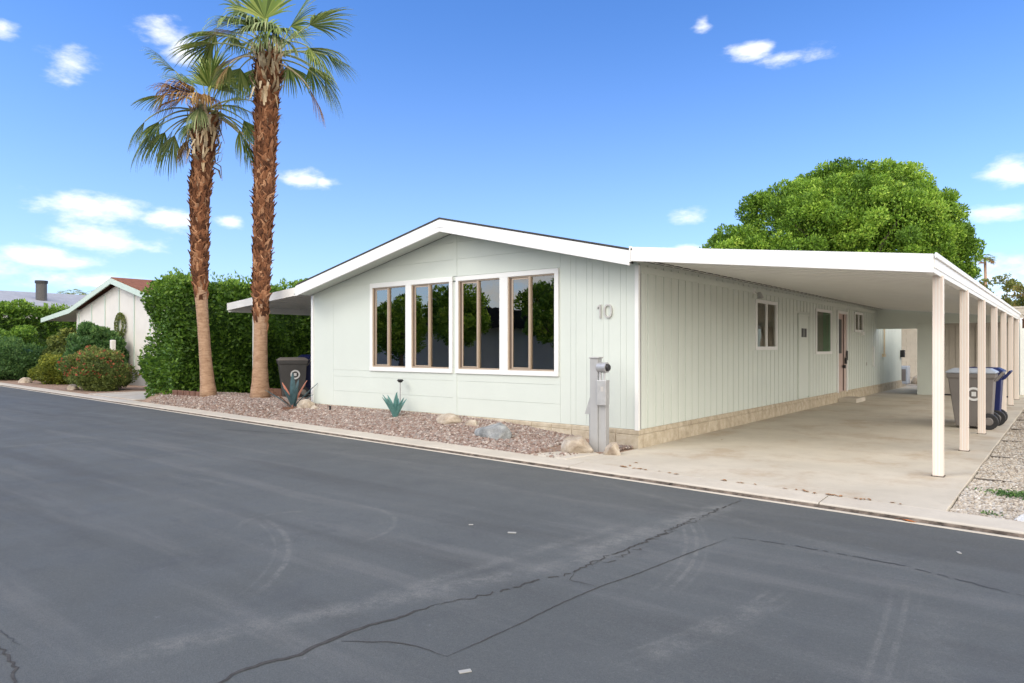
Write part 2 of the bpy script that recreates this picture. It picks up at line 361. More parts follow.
# ------------------------------------------------------------------ mesh helpers
class MB:
    def __init__(s): s.v = []; s.f = []
    def add(s, vs, fs):
        o = len(s.v); s.v += [tuple(v) for v in vs]; s.f += [tuple(i + o for i in f) for f in fs]; return s
    def box(s, x0, x1, y0, y1, z0, z1):
        v = [(x0, y0, z0), (x1, y0, z0), (x1, y1, z0), (x0, y1, z0), (x0, y0, z1), (x1, y0, z1), (x1, y1, z1), (x0, y1, z1)]
        return s.add(v, [(0, 3, 2, 1), (4, 5, 6, 7), (0, 1, 5, 4), (1, 2, 6, 5), (2, 3, 7, 6), (3, 0, 4, 7)])
    def prism_y(s, poly, y0, y1):
        n = len(poly); v = [(x, y0, z) for x, z in poly] + [(x, y1, z) for x, z in poly]
        return s.add(v, [tuple(range(n)), tuple(range(2 * n - 1, n - 1, -1))] + [(i + n, (i + 1) % n + n, (i + 1) % n, i) for i in range(n)])
    def prism_z(s, poly, z0, z1):
        n = len(poly); v = [(x, y, z0) for x, y in poly] + [(x, y, z1) for x, y in poly]
        return s.add(v, [tuple(range(n - 1, -1, -1)), tuple(range(n, 2 * n))] + [(i, (i + 1) % n, (i + 1) % n + n, i + n) for i in range(n)])
    def cyl(s, p, q, r, r2=None, n=16, cap=True):
        p = Vector(p); q = Vector(q); r2 = r if r2 is None else r2; d = (q - p).normalized()
        u = d.orthogonal().normalized(); w = d.cross(u); vs = []
        for c, rr in ((p, r), (q, r2)):
            for i in range(n):
                a = 2 * math.pi * i / n; vs.append(c + (u * math.cos(a) + w * math.sin(a)) * rr)
        f = [(i, (i + 1) % n, (i + 1) % n + n, i + n) for i in range(n)]
        if cap: f += [tuple(range(n - 1, -1, -1)), tuple(range(n, 2 * n))]
        return s.add(vs, f)
    def tube(s, pts, rs, n=10):
        pts = [Vector(p) for p in pts]
        if isinstance(rs, (int, float)): rs = [rs] * len(pts)
        rings = []; u = None
        for i, p in enumerate(pts):
            d = (pts[min(i + 1, len(pts) - 1)] - pts[max(i - 1, 0)]).normalized()
            u = d.orthogonal().normalized() if u is None else (u - d * u.dot(d)).normalized()
            w = d.cross(u); rings.append([p + (u * math.cos(2 * math.pi * k / n) + w * math.sin(2 * math.pi * k / n)) * rs[i] for k in range(n)])
        vs = [v for r in rings for v in r]; f = []
        for i in range(len(pts) - 1):
            for k in range(n): f.append((i * n + k, i * n + (k + 1) % n, (i + 1) * n + (k + 1) % n, (i + 1) * n + k))
        f += [tuple(range(n - 1, -1, -1)), tuple(range((len(pts) - 1) * n, len(pts) * n))]
        return s.add(vs, f)
    def build(s, name, mat, parent=None, bevel=0, smooth=False, seg=2):
        me = bpy.data.meshes.new(name); me.from_pydata(s.v, [], s.f); me.update()
        bm = bmesh.new(); bm.from_mesh(me); bmesh.ops.recalc_face_normals(bm, faces=bm.faces); bm.to_mesh(me); bm.free()
        me.materials.append(mat)
        o = bpy.data.objects.new(name, me); COL.objects.link(o)
        if parent is not None:
            o.parent = parent; o.matrix_parent_inverse = Matrix.Identity(4)
            if parent.type == 'EMPTY': o.location = -Vector(parent.location) if parent.get('_world') else (0, 0, 0)
        if bevel:
            b = o.modifiers.new('bevel', 'BEVEL'); b.width = bevel; b.segments = seg; b.limit_method = 'ANGLE'; b.angle_limit = R(40)
        if smooth:
            for p in me.polygons: p.use_smooth = True
        return o
def tag(o, label, cat, group=None, kind=None):
    if label: o['label'] = label
    if cat: o['category'] = cat
    if group: o['group'] = group
    if kind: o['kind'] = kind
    return o
def thing(name, label, cat, loc=(0, 0, 0), rz=0, group=None, world=False):
    """world=True: parts are built in world coordinates although the empty stands at loc"""
    o = bpy.data.objects.new(name, None); COL.objects.link(o); o.location = loc; o.rotation_euler = (0, 0, rz); o.empty_display_size = .2
    if world: o['_world'] = 1
    return tag(o, label, cat, group)
def struct(o): o['kind'] = 'structure'; return o
def copy_tree(o, parent=None):
    c = o.copy(); COL.objects.link(c)
    if parent is not None: c.parent = parent
    for ch in list(o.children): copy_tree(ch, c)
    return c

def np_mesh(name, verts, faces, mat, parent=None, tint=None, smooth=False):
    me = bpy.data.meshes.new(name); nf, k = faces.shape
    me.vertices.add(len(verts)); me.vertices.foreach_set('co', verts.astype(np.float32).ravel())
    me.loops.add(nf * k); me.loops.foreach_set('vertex_index', faces.astype(np.int32).ravel())
    me.polygons.add(nf); me.polygons.foreach_set('loop_start', np.arange(0, nf * k, k, dtype=np.int32))
    me.polygons.foreach_set('loop_total', np.full(nf, k, dtype=np.int32))
    me.update(calc_edges=True)
    if tint is not None:
        a = me.attributes.new('tint', 'FLOAT', 'FACE'); a.data.foreach_set('value', tint.astype(np.float32))
    me.polygons.foreach_set('use_smooth', np.full(nf, smooth))
    me.materials.append(mat)
    o = bpy.data.objects.new(name, me); COL.objects.link(o)
    if parent is not None:
        o.parent = parent
        if parent.get('_world'): o.location = -Vector(parent.location)
    return o

def leaves(name, P, D, size, mat, parent, rng, aspect=.5, tint=None, upbias=.4):
    """P points, D outward directions; one folded leaf (two triangles -> a quad) at each point"""
    n = len(P)
    ax = D + rng.normal(0, .7, (n, 3)); ax[:, 2] += upbias; ax /= np.linalg.norm(ax, axis=1, keepdims=True)
    rn = rng.normal(0, 1, (n, 3)) ; sd_ = np.cross(ax, rn); sd_ /= np.linalg.norm(sd_, axis=1, keepdims=True)
    nm = np.cross(ax, sd_)
    s = size * rng.uniform(.65, 1.35, (n, 1)); w = s * aspect * .5
    a = P - ax * s * .5; b = P + sd_ * w + nm * s * .08; c = P + ax * s * .5; d = P - sd_ * w + nm * s * .08
    V = np.stack([a, b, c, d], 1).reshape(-1, 3); F = np.arange(4 * n).reshape(-1, 4)
    if tint is None: tint = rng.uniform(0, 1, n)
    return np_mesh(name, V, F, mat, parent, tint)

def clump_points(clumps, n, rng, shell=.55):
    C = np.array([c[:3] for c in clumps]); RR = np.array([c[3:6] for c in clumps])
    area = (RR[:, 0] * RR[:, 1] * RR[:, 2]) ** (2 / 3); idx = rng.choice(len(C), n, p=area / area.sum())
    d = rng.normal(0, 1, (n, 3)); d /= np.linalg.norm(d, axis=1, keepdims=True)
    r = rng.uniform(shell, 1, (n, 1)) ** .6
    bumpy = 1 + .10 * np.sin(d[:, :1] * 9 + idx[:, None] * 1.7) * np.sin(d[:, 1:2] * 8 + idx[:, None]) * np.sin(d[:, 2:] * 7 + 1)
    return C[idx] + d * RR[idx] * r * bumpy, d, idx

def surface_clumps(ells, n, r, rng, zmin=None, flat=.85):
    """small leaf clumps sprinkled over the outside of a few big ellipsoids"""
    out = []
    E = [(np.array(e[:3]), np.array(e[3:6])) for e in ells]
    wts = np.array([(e[1].prod()) ** (2 / 3) for e in E]); wts /= wts.sum()
    while len(out) < n:
        c, rr = E[rng.choice(len(E), p=wts)]
        d = rng.normal(0, 1, 3); d /= np.linalg.norm(d)
        p = c + d * rr * rng.uniform(.80, 1.0)
        if zmin is not None and p[2] < zmin: continue
        if any(((p - c2) ** 2 / (r2 * .62) ** 2).sum() < 1 for c2, r2 in E): continue
        s = r * rng.uniform(.65, 1.35); out.append((*p, s, s, s * flat))
    return out

def core(name, clumps, mat, parent, scale=.8):
    V = []; F = []; o = 0
    bm = bmesh.new(); bmesh.ops.create_icosphere(bm, subdivisions=2, radius=1); vs = np.array([v.co for v in bm.verts]); fs = np.array([[v.index for v in f.verts] for f in bm.faces]); bm.free()
    for c in clumps:
        V.append(vs * np.array(c[3:6]) * scale + np.array(c[:3])); F.append(fs + o); o += len(vs)
    V = np.concatenate(V); F = np.concatenate(F)
    rg = np.random.default_rng(3); V = V + rg.normal(0, .03, V.shape)
    return np_mesh(name, V, F, mat, parent, rg.uniform(0, .4, len(F)))

_bm = bmesh.new(); bmesh.ops.create_icosphere(_bm, subdivisions=1, radius=1)
ICO_V = np.array([v.co for v in _bm.verts]); ICO_F = np.array([[v.index for v in f.verts] for f in _bm.faces]); _bm.free()
def pebbles(name, P, size, mat, rng, parent=None, flat=.6):
    n = len(P); nv = len(ICO_V)
    s = size * rng.uniform(.5, 1.5, (n, 1)); sc = s * np.stack([rng.uniform(.7, 1.3, n), rng.uniform(.7, 1.3, n), rng.uniform(.5, 1.0, n) * flat / .6], 1)
    a = rng.uniform(0, 6.28, n); ca, sa = np.cos(a), np.sin(a)
    V = ICO_V[None] * sc[:, None, :] * rng.uniform(.82, 1.18, (n, nv, 1))
    x = V[:, :, 0] * ca[:, None] - V[:, :, 1] * sa[:, None]; y = V[:, :, 0] * sa[:, None] + V[:, :, 1] * ca[:, None]
    V = np.stack([x, y, V[:, :, 2]], 2) + P[:, None, :]
    F = (ICO_F[None] + (np.arange(n) * nv)[:, None, None]).reshape(-1, 3)
    t = np.repeat(rng.uniform(0, 1, n), len(ICO_F))
    return np_mesh(name, V.reshape(-1, 3), F, mat, parent, t)

# ================================================================== SETTING
def sheet(name, poly, z, mat): return struct(MB().add([(x, y, z) for x, y in poly], [tuple(range(len(poly)))]).build(name, mat))
sheet('ground', [(-700, -700), (700, -700), (700, 700), (-700, 700)], -.14, M['far_ground'])
sheet('road', [(-160, kerb_y(-160) + .02), (-160, -5.2 + 9), (-60, -3.5), (-60, -60), (60, -60), (60, kerb_y(60) + .02)], -.05, M['asphalt'])
# kerb: near flat concrete band with a small step down to the asphalt and a thin lip
k = MB()
xs = [-160, -100, -60, -40, -30, -24, -20, -15.2, -12, -7.4, -4.95, -1.9, 1, 5, 12, 60]
for a, b in zip(xs[:-1], xs[1:]):
    a2 = a + .006; b2 = b - .006
    prof = [(.0, -.13), (.0, -.012), (.02, .0), (.36, .012), (.36, -.13)]
    v = [(x, kerb_y(x) + o, z) for x in (a2, b2) for o, z in prof]
    k.add(v, [(0, 1, 6, 5), (1, 2, 7, 6), (2, 3, 8, 7), (3, 4, 9, 8), (0, 4, 3, 2, 1), (5, 6, 7, 8, 9)])
struct(k.build('kerb', M['kerb']))
k = MB()
for a, b in zip(xs[:-1], xs[1:]):
    v = [(x, kerb_y(x) + o, z) for x in (a, b) for o, z in ((-.075, -.049), (-.07, -.040), (-.033, -.042), (-.031, -.06))]
    k.add(v, [(0, 1, 5, 4), (1, 2, 6, 5), (2, 3, 7, 6)])
struct(k.build('gutter_lip', M['kerb']))
# strip of dirt in the gutter joint
struct(MB().add([(x, kerb_y(x) + o, z) for x in (-60, 60) for o, z in ((-.030, -.06), (-.028, -.040), (-.003, -.018), (-.003, -.06))], [(0, 1, 5, 4), (1, 2, 6, 5), (2, 3, 7, 6)]).build('gutter_joint', M['joint']))

KI = .36
def ki(x): return kerb_y(x) + KI
# driveway and carport slab
struct(MB().prism_z([(-5.0, ki(-5.0) + .006), (-.88, ki(-.88) + .006), (-.88, 31), (-5.0, 31)], -.12, .012).build('driveway', M['slab'], bevel=.008))
struct(MB().prism_z([(-5.25, ki(-5.25) + .012), (-5.006, ki(-5.0) + .012), (-5.006, 8.6), (-5.12, 8.75)], -.12, .010).build('driveway_edge', M['slab'], bevel=.008))
struct(MB().prism_z([(-5.9, ki(-5.9) + .012), (-5.26, ki(-5.3) + .012), (-5.14, 8.4), (-5.55, 8.72)], -.12, .020).build('concrete_patch', M['kerb'], bevel=.02))
# lot soil under everything on the far side
struct(MB().prism_z([(-160, ki(-160) + .004), (-20.2, ki(-20.2) + .004), (-20.2, 120), (-160, 120)], -.13, .02).build('garden_soil', M['soil']))
struct(MB().prism_z([(-.874, ki(-.88) + .006), (60, ki(60) + .006), (60, 120), (-.874, 120)], -.13, -.035).build('side_yard_ground', M['far_ground']))
struct(MB().prism_z([(-20.19, 11.4), (-5.02, 11.4), (-5.02, 31), (-20.19, 31)], -.13, .10).build('lot_ground', M['far_ground']))
struct(MB().prism_z([(-30, 31.01), (-.88, 31.01), (-.88, 120), (-30, 120)], -.13, -.01).build('rear_yard_ground', M['far_ground']))
struct(MB().prism_z([(-24.6, ki(-24.6) + .01), (-20.6, ki(-20.6) + .01), (-20.6, 24), (-24.6, 24)], -.1, .035).build('neighbour_driveway', M['slab'], bevel=.01))
struct(MB().prism_z([(-18.4, 10.62), (-13.1, 10.62), (-13.1, 24), (-18.4, 24)], .02, .155).build('patio_slab', M['patio'], bevel=.01))

# the planted bed in front of the house: a mounded sheet with loose stones
def bed_z(x, y):
    t = max(0, min(1, (y - ki(x)) / max(.4, (9.2 - ki(x)))))
    side = max(0, min(1, (-x - 5.2) / 3.2)); side = side * side * (3 - 2 * side)
    if x < -13.1:
        w = min(1, (-13.1 - x) / 1.0); t2 = max(0, min(1, (y - ki(x)) / .75)); m_ = t2 * (2 - t2) * .27 - max(0, min(.25, (y - 10.1) * .30))
        base = t ** .8 * (.07 + .19 * side)
        return -.01 + base * (1 - w) + m_ * w + .015 * math.sin(x * 2.1) * math.sin(y * 2.6 + 1) * min(1, t * 3)
    return -.01 + t ** .8 * (.07 + .19 * side) + .018 * math.sin(x * 2.1) * math.sin(y * 2.6 + 1) * min(1, t * 3)
nx, ny = 120, 30; V = []; F = []
for i in range(nx + 1):
    x = -20.2 + (20.2 - 5.02) * i / nx
    ytop = 9.3 if x > -13.2 else 11.5
    for j in range(ny + 1):
        y = ki(x) + (ytop - ki(x)) * j / ny; zz = bed_z(x, y)
        if x > -5.5: zz = min(zz, .004)
        V.append((x, y, zz))
for i in range(nx):
    for j in range(ny): a = i * (ny + 1) + j; F.append((a, a + ny + 1, a + ny + 2, a + 1))
gb = struct(MB().add(V, F).build('gravel_bed', M['soil'], smooth=True))
rg = np.random.default_rng(11)
n = 38000; xx = -5.08 - (rg.uniform(0, 1, n)) * 14.6
yt = np.where(xx > -13.1, 9.24, np.where(xx > -18.4, 10.62, 11.3)); yy = (7.02 - .0647 * xx + KI) + rg.uniform(0, 1, n) * (yt - (7.02 - .0647 * xx + KI))
keep = ~((xx > -5.95) & (yy < 8.72) & (rg.uniform(0, 1, n) > .06) )
keep &= ~((xx > -5.3) & (yy < 8.5))
xx, yy = xx[keep], yy[keep]
zz = np.array([bed_z(a, b) for a, b in zip(xx, yy)]) + .008
zz = np.where(xx > -5.95, np.maximum(np.minimum(zz, .03), .02), zz)
tag(pebbles('gravel', np.stack([xx, yy, zz], 1), .0225, M['pebble_red'], rg), None, None, kind='stuff')
# pale gravel beside the driveway
V = []; F = []; nx, ny = 26, 120
for i in range(nx + 1):
    for j in range(ny + 1):
        x = -.872 + 5.5 * i / nx; y = ki(x) + (27 - ki(x)) * j / ny
        V.append((x, y, -.018 + .012 * math.sin(x * 5) * math.sin(y * 3.1)))
for i in range(nx):
    for j in range(ny): a = i * (ny + 1) + j; F.append((a, a + ny + 1, a + ny + 2, a + 1))
struct(MB().add(V, F).build('side_gravel_bed', M['far_ground'], smooth=True))
n1 = 26000; x1 = -.86 + rg.uniform(0, 1, n1) ** 1.3 * 2.6; y1 = (7.02 - .0647 * x1 + KI) + rg.uniform(0, 1, n1) ** 1.35 * 7
n2 = 14000; x2 = -.86 + rg.uniform(0, 1, n2) * 2.6; y2 = 13.5 + rg.uniform(0, 1, n2) * 13
x_, y_ = np.concatenate([x1, x2]), np.concatenate([y1, y2])
z_ = -.018 + .012 * np.sin(x_ * 5) * np.sin(y_ * 3.1) + .006
tag(pebbles('pale_gravel', np.stack([x_, y_, z_], 1), .0135, M['pebble_pale'], rg), None, None, kind='stuff')

# cracks in the asphalt (thin sheets lying on it), parts of the road
road = bpy.data.objects['road']
def crack(name, pts, w, mat, jitter=.012, z=-.0465, seed=1, gaps=0):
    rd = random.Random(seed); P = [Vector(ground(*p, -.05)[:2]) for p in pts]; Q = []
    for a, b in zip(P[:-1], P[1:]):
        m = max(1, int((b - a).length / .035))
        for i in range(m):
            p = a.lerp(b, i / m); d = (b - a).normalized(); nn = Vector((-d.y, d.x)); Q.append((p + nn * rd.uniform(-1, 1) * jitter, nn))
    Q.append((P[-1], nn)); mb = MB(); n = len(Q); vs = []; wc = w
    for i, (p, nn) in enumerate(Q):
        wc = .7 * wc + .3 * w * rd.uniform(.2, 2.0); ww = wc * min(1, (n - i) / 12 + .1, i / 12 + .35)
        vs += [(p.x - nn.x * ww / 2, p.y - nn.y * ww / 2, z), (p.x + nn.x * ww / 2, p.y + nn.y * ww / 2, z)]
    fs = [(2 * i, 2 * i + 1, 2 * i + 3, 2 * i + 2) for i in range(n - 1) if rd.random() >= gaps]
    o = mb.add(vs, fs).build(name, mat, road); return o
crack('crack', [(205, 690), (218, 683), (240, 672), (262, 664), (300, 655), (325, 643), (345, 633), (400, 617), (440, 604)], .020, M['crack'], .012, seed=2)
crack('crack', [(440, 604), (500, 592), (540, 580), (575, 573), (600, 559), (640, 545), (680, 525), (710, 513), (738, 502), (742, 499)], .015, M['crack'], .024, seed=3, gaps=.12)
crack('crack', [(590, 566), (612, 560), (640, 547), (680, 527), (712, 514)], .012, M['crack'], .045, seed=13, gaps=.3, z=-.0462)
crack('crack', [(341, 641), (380, 642), (410, 645), (430, 650), (447, 657)], .009, M['crack'], .010, seed=4)
crack('crack', [(447, 657), (470, 647), (520, 624), (560, 604), (600, 587), (640, 573), (690, 553), (728, 539)], .007, M['crack'], .003, seed=5)
crack('crack', [(573, 574), (570, 580), (600, 588)], .009, M['crack'], .010, seed=6)
crack('crack', [(0, 646), (10, 658), (18, 668), (13, 683), (15, 700)], .018, M['crack'], .016, seed=7)
crack('crack', [(-30, 622), (0, 631), (20, 645)], .010, M['crack_soft'], .012, seed=8)
crack('crack', [(732, 537), (790, 545), (900, 565), (1030, 598)], .014, M['crack_soft'], .01, seed=9, gaps=.15)
crack('crack', [(330, 432), (290, 434), (250, 431), (215, 429)], .02, M['crack_soft'], .01, seed=10)

# ================================================================== THE MOBILE HOME
HX0, HX1, HY0, HY1 = -13.05, -5.0, 9.25, 30.0
AX, AZW = -8.72, 3.60          # gable apex of the wall
ZB, ZE = .285, 2.74
def wall_top(x):               # underside line of the gable
    return AZW - (x - AX) * .232 if x > AX else AZW - (AX - x) * .2165
home = thing('mobile_home', 'pale green single-storey mobile home numbered 10 with low gable facing the road', 'house', (-9.0, 9.25, 0), world=True)
def part(mb, name, mat, parent=home, **k): return mb.build(name, mat, parent, **k)
def sub(mb, name, mat, parent, **k):
    o = mb.build(name, mat, None, **k); o.parent = parent; o.matrix_parent_inverse = Matrix.Identity(4); return o   # parent part already carries the offset

WIN = [(-11.0, -10.02), (-9.86, -8.86), (-8.63, -7.66), (-7.48, -6.51)]; WZ0, WZ1 = 1.12, 2.71
# front wall: boards around the window openings, thick backing with real holes
fw = MB(); T = .09
segs = []
zs = [(ZB, WZ0), (WZ0, WZ1)]
fw.box(HX0, HX1, HY0 + .012, HY0 + T, ZB, WZ0)
edges = [HX0] + [v for w in WIN for v in w] + [HX1]
for a, b in zip(edges[::2], edges[1::2]): fw.box(a, b, HY0 + .012, HY0 + T, WZ0 + .0005, WZ1)
fw.prism_y([(HX0, WZ1 + .001), (HX1, WZ1 + .001), (HX1, wall_top(HX1)), (AX, AZW), (HX0, wall_top(HX0))], HY0 + .012, HY0 + T)
def clip_board(x0, x1, z0, z1):
    """board face that follows the gable"""
    pts = [(x0, z0), (x1, z0), (x1, min(z1, wall_top(x1)))]
    if x0 < AX < x1 and z1 > min(wall_top(x0), wall_top(x1)):
        xr = AX + (AZW - z1) / .232; xl = AX - (AZW - z1) / .2165
        if xr < x1: pts.append((xr, z1))
        if xr > AX and xl < AX and z1 < AZW:
            pass
        else: pts.append((AX, AZW))
        if xl > x0: pts.append((xl, z1))
    else:
        if wall_top(x1) < z1 < wall_top(x0): pts.append((AX + (AZW - z1) / .232, z1))
        if wall_top(x0) < z1 < wall_top(x1): pts.append((AX - (AZW - z1) / .2165, z1))
    pts.append((x0, min(z1, wall_top(x0))))
    out = []
    for p in pts:
        if not out or (abs(p[0] - out[-1][0]) + abs(p[1] - out[-1][1])) > 1e-4: out.append(p)
    return out
def board(x0, x1, z0, z1, g=.004):
    x0 += g / 2; x1 -= g / 2; z0 += g / 2; z1 -= g / 2
    if z0 > wall_top(x0) - .03 and z0 > wall_top(x1) - .03: return
    if z0 >= min(wall_top(x0), wall_top(x1)):
        if wall_top(x0) < wall_top(x1): x0 = AX - (AZW - z0) / .2165 + .01
        else: x1 = AX + (AZW - z0) / .232 - .01
        if x1 - x0 < .05: return
    p = clip_board(x0, x1, z0, z1)
    if len(p) >= 3: fw.prism_y(p, HY0, HY0 + .0125)
# horizontal lap boards, left and right of the centre trim, skipping the window band
BH = .31
for x0, x1 in ((-12.28, AX - .045), (AX + .045, -6.40)):
    z = ZB
    while z < 3.7:
        z1 = z + BH
        if z1 <= 1.04: board(x0, x1, z, z1)
        elif z >= 2.80: board(x0, x1, z, z1)
        elif z < 1.04: board(x0, x1, z, 1.04); z1 = 1.04
        z = z1 if z1 != 1.04 else 2.80
for x0 in (-12.28,): board(-12.28, -11.075, 1.04, 2.80)
# plain vertical panels at the outer left and grooved panels at the right
board(HX0, -12.28, ZB, ZE + .4, .003)
x = -6.40; i = 0
while x < HX1 - .02:
    w = .2 if i % 2 == 0 else .10
    board(x, min(x + w, HX1), ZB, 3.4, .0035); x += w; i += 1
part(fw, 'front_wall', M['siding'])
# side wall (vertical grooved boards), openings for windows
SIDE = [(14.23, 15.48, 1.50, 2.46), (18.55, 19.97, 1.38, 2.46), (22.60, 23.60, 2.02, 2.54)]
sw = MB()
ys = sorted({HY0 + .02, HY1, *[v for s in SIDE for v in s[:2]]})
for a, b in zip(ys[:-1], ys[1:]):
    op = [s for s in SIDE if a >= s[0] - 1e-6 and b <= s[1] + 1e-6]
    if op: s = op[0]; sw.box(HX1 - T, HX1 - .013, a, b, ZB, s[2]); sw.box(HX1 - T, HX1 - .013, a, b, s[3], 2.80)
    else: sw.box(HX1 - T, HX1 - .013, a, b, ZB, 2.80)
y = HY0 + .045; i = 0; rd = random.Random(5)
while y < HY1 - .02:
    w = (.19, .075)[i % 2]; y1 = min(y + w, HY1)
    lo, hi = y + .008, y1 - .008; rects = [(ZB, 2.76)]
    cuts = [s for s in SIDE if lo < s[1] + .05 and hi > s[0] - .05] + ([(20.5, 21.68, .1, 2.6)] if lo < 21.68 and hi > 20.5 else []) + ([(17.03, 17.93, .3, 2.32)] if lo < 17.93 and hi > 17.03 else [])
    if cuts:
        c = cuts[0]; rects = [(ZB, c[2] - .05), (c[3] + .05, 2.76)]
    for z0, z1 in rects:
        if z1 - z0 > .05: sw.box(HX1 - .0135, HX1 + (.0 if i % 2 == 0 else -.006), lo, hi, z0, z1)
    y = y1; i += 1
part(sw, 'side_wall', M['siding'])
# remaining shell
part(MB().box(HX0, HX0 + T, HY0 + T, HY1, ZB, ZE), 'side_wall', M['siding'])
part(MB().prism_y([(HX0, ZB), (HX1, ZB), (HX1, wall_top(HX1)), (AX, AZW), (HX0, wall_top(HX0))], HY1 - .05, HY1 + .03), 'rear_wall', M['siding'])
part(MB().box(HX0 + T, HX1 - T, HY0 + T, HY1 - .05, ZB - .1, ZB), 'floor', M['dark_in'])
# trims
part(MB().box(HX1 - .05, HX1 + .012, HY0 - .014, HY0 + .048, ZB - .01, wall_top(HX1) - .01), 'corner_trim', M['white'])
part(MB().box(HX0 - .012, HX0 + .07, HY0 - .014, HY0 + .04, ZB - .01, wall_top(HX0) - .01), 'corner_trim', M['white'])
part(MB().box(AX - .045, AX + .045, HY0 - .006, HY0 + .02, ZB, 1.039), 'centre_trim', M['siding'])
part(MB().box(AX - .045, AX + .045, HY0 - .006, HY0 + .02, 2.805, AZW - .03), 'centre_trim', M['siding'])
# frieze board on the side under the ceiling
part(MB().box(HX1 + .0, HX1 + .02, HY0 + .05, 25.3, 2.62, 2.72), 'frieze_board', M['siding'])
# block skirt with joints
sk = MB(); rd = random.Random(8)
for row, (z0, z1) in enumerate(((.0, .205), (.209, .272))):
    L_ = .40 if row == 0 else .40
    x = HX1 + .035; 
    while x > HX0: x0 = max(x - L_, HX0); sk.box(x0 + .005, x - .005, HY0 - .035 + (.012 if row else 0) + rd.uniform(0, .004), HY0 + .1, z0 + .0, z1); x -= L_
    y = HY0 + .105
    while y < HY1: sk.box(HX1 - .06, HX1 + .035 - (.012 if row else 0) - rd.uniform(0, .004), y + .005, min(y + L_, HY1) - .005, z0, z1); y += L_
sk.box(HX0 + .02, HX1 + .010, HY0 - .010, HY0 + .05, -.02, .283).box(HX1 - .05, HX1 + .012, HY0 + .0505, HY1, -.02, .283)
part(sk, 'block_skirt', M['block'], bevel=.006, seg=1)

# front windows
trimset = MB()
for a, b, c, d in ((-11.075, -8.78, 1.04, 2.80), (-8.70, -6.43, 1.04, 2.79)):
    wa, wb = (WIN[0], WIN[1]) if a < -9 else (WIN[2], WIN[3])
    y0, y1 = HY0 - .022, HY0 + .011
    trimset.box(a, b, y0, y1, WZ1, d).box(a, b, y0 - .008, y1, c, WZ0).box(a, wa[0], y0, y1, WZ0 + .0005, WZ1 - .0005).box(wa[1], wb[0], y0, y1, WZ0 + .0005, WZ1 - .0005).box(wb[1], b, y0, y1, WZ0 + .0005, WZ1 - .0005)
part(trimset, 'window_surround', M['white'], bevel=.003, seg=1)
for i, (a, b) in enumerate(WIN):
    f = MB(); y0, y1 = HY0 - .004, HY0 + .06; t_ = .020; mid = a + (b - a) * (.47)
    f.box(a, a + t_, y0, y1, WZ0, WZ1).box(b - t_ * .5, b, y0 + .01, y1, WZ0, WZ1).box(a + t_, b - t_ * .5, y0, y1, WZ0, WZ0 + .025).box(a + t_, b - t_ * .5, y0 + .01, y1, WZ1 - .022, WZ1)
    f.box(mid - .017, mid + .017, y0 - .006, y1 - .02, WZ0 + .025, WZ1 - .022)
    w = part(f, 'window', M['alu'], bevel=.002, seg=1)
    s = MB(); sa, sb, sz0, sz1 = a + t_ + .05, mid - .024, WZ0 + .03, WZ1 - .03
    s.box(sa, sa + .022, y0 + .012, y0 + .03, sz0, sz1).box(sa + .022, sb, y0 + .012, y0 + .03, sz0, sz0 + .022).box(sa + .022, sb, y0 + .012, y0 + .03, sz1 - .022, sz1)
    sub(s, 'sash', M['alu'], w)
    sub(MB().box(sa - .05, sa, y0 + .03, y0 + .045, sz0, sz1), 'track', M['dark_alu'], w)
    sub(MB().box(sa + .02, mid - .02, y0 + .022, y0 + .026, WZ0 + .045, WZ1 - .045), 'pane', M['glass'], w)
    sub(MB().box(mid + .02, b - .01, y0 + .034, y0 + .038, WZ0 + .02, WZ1 - .02), 'pane', M['glass'], w)
    # vertical blind just behind the glass of the left half, curtains drawn to the sides
    bl = MB()
    for k in range(7):
        x = a + .07 + k * .062; ang = .6 + .1 * math.sin(k * 2.1 + i)
        dx, dy = .03 * math.cos(ang), .03 * math.sin(ang)
        bl.add([(x - dx, HY0 + .20 - dy, WZ0 - .1), (x + dx, HY0 + .20 + dy, WZ0 - .1), (x + dx, HY0 + .20 + dy, WZ1 + .05), (x - dx, HY0 + .20 - dy, WZ1 + .05)], [(0, 1, 2, 3)])
    sub(bl, 'blind', M['blind'], w)
# dim room behind the front windows
part(MB().box(HX0 + T + .01, HX1 - T - .01, 12.6, 12.7, ZB + .01, 2.9).box(HX0 + T, HX1 - T, HY0 + T + .002, 12.6, 2.95, 3.0), 'room_wall', M['dark_in'])
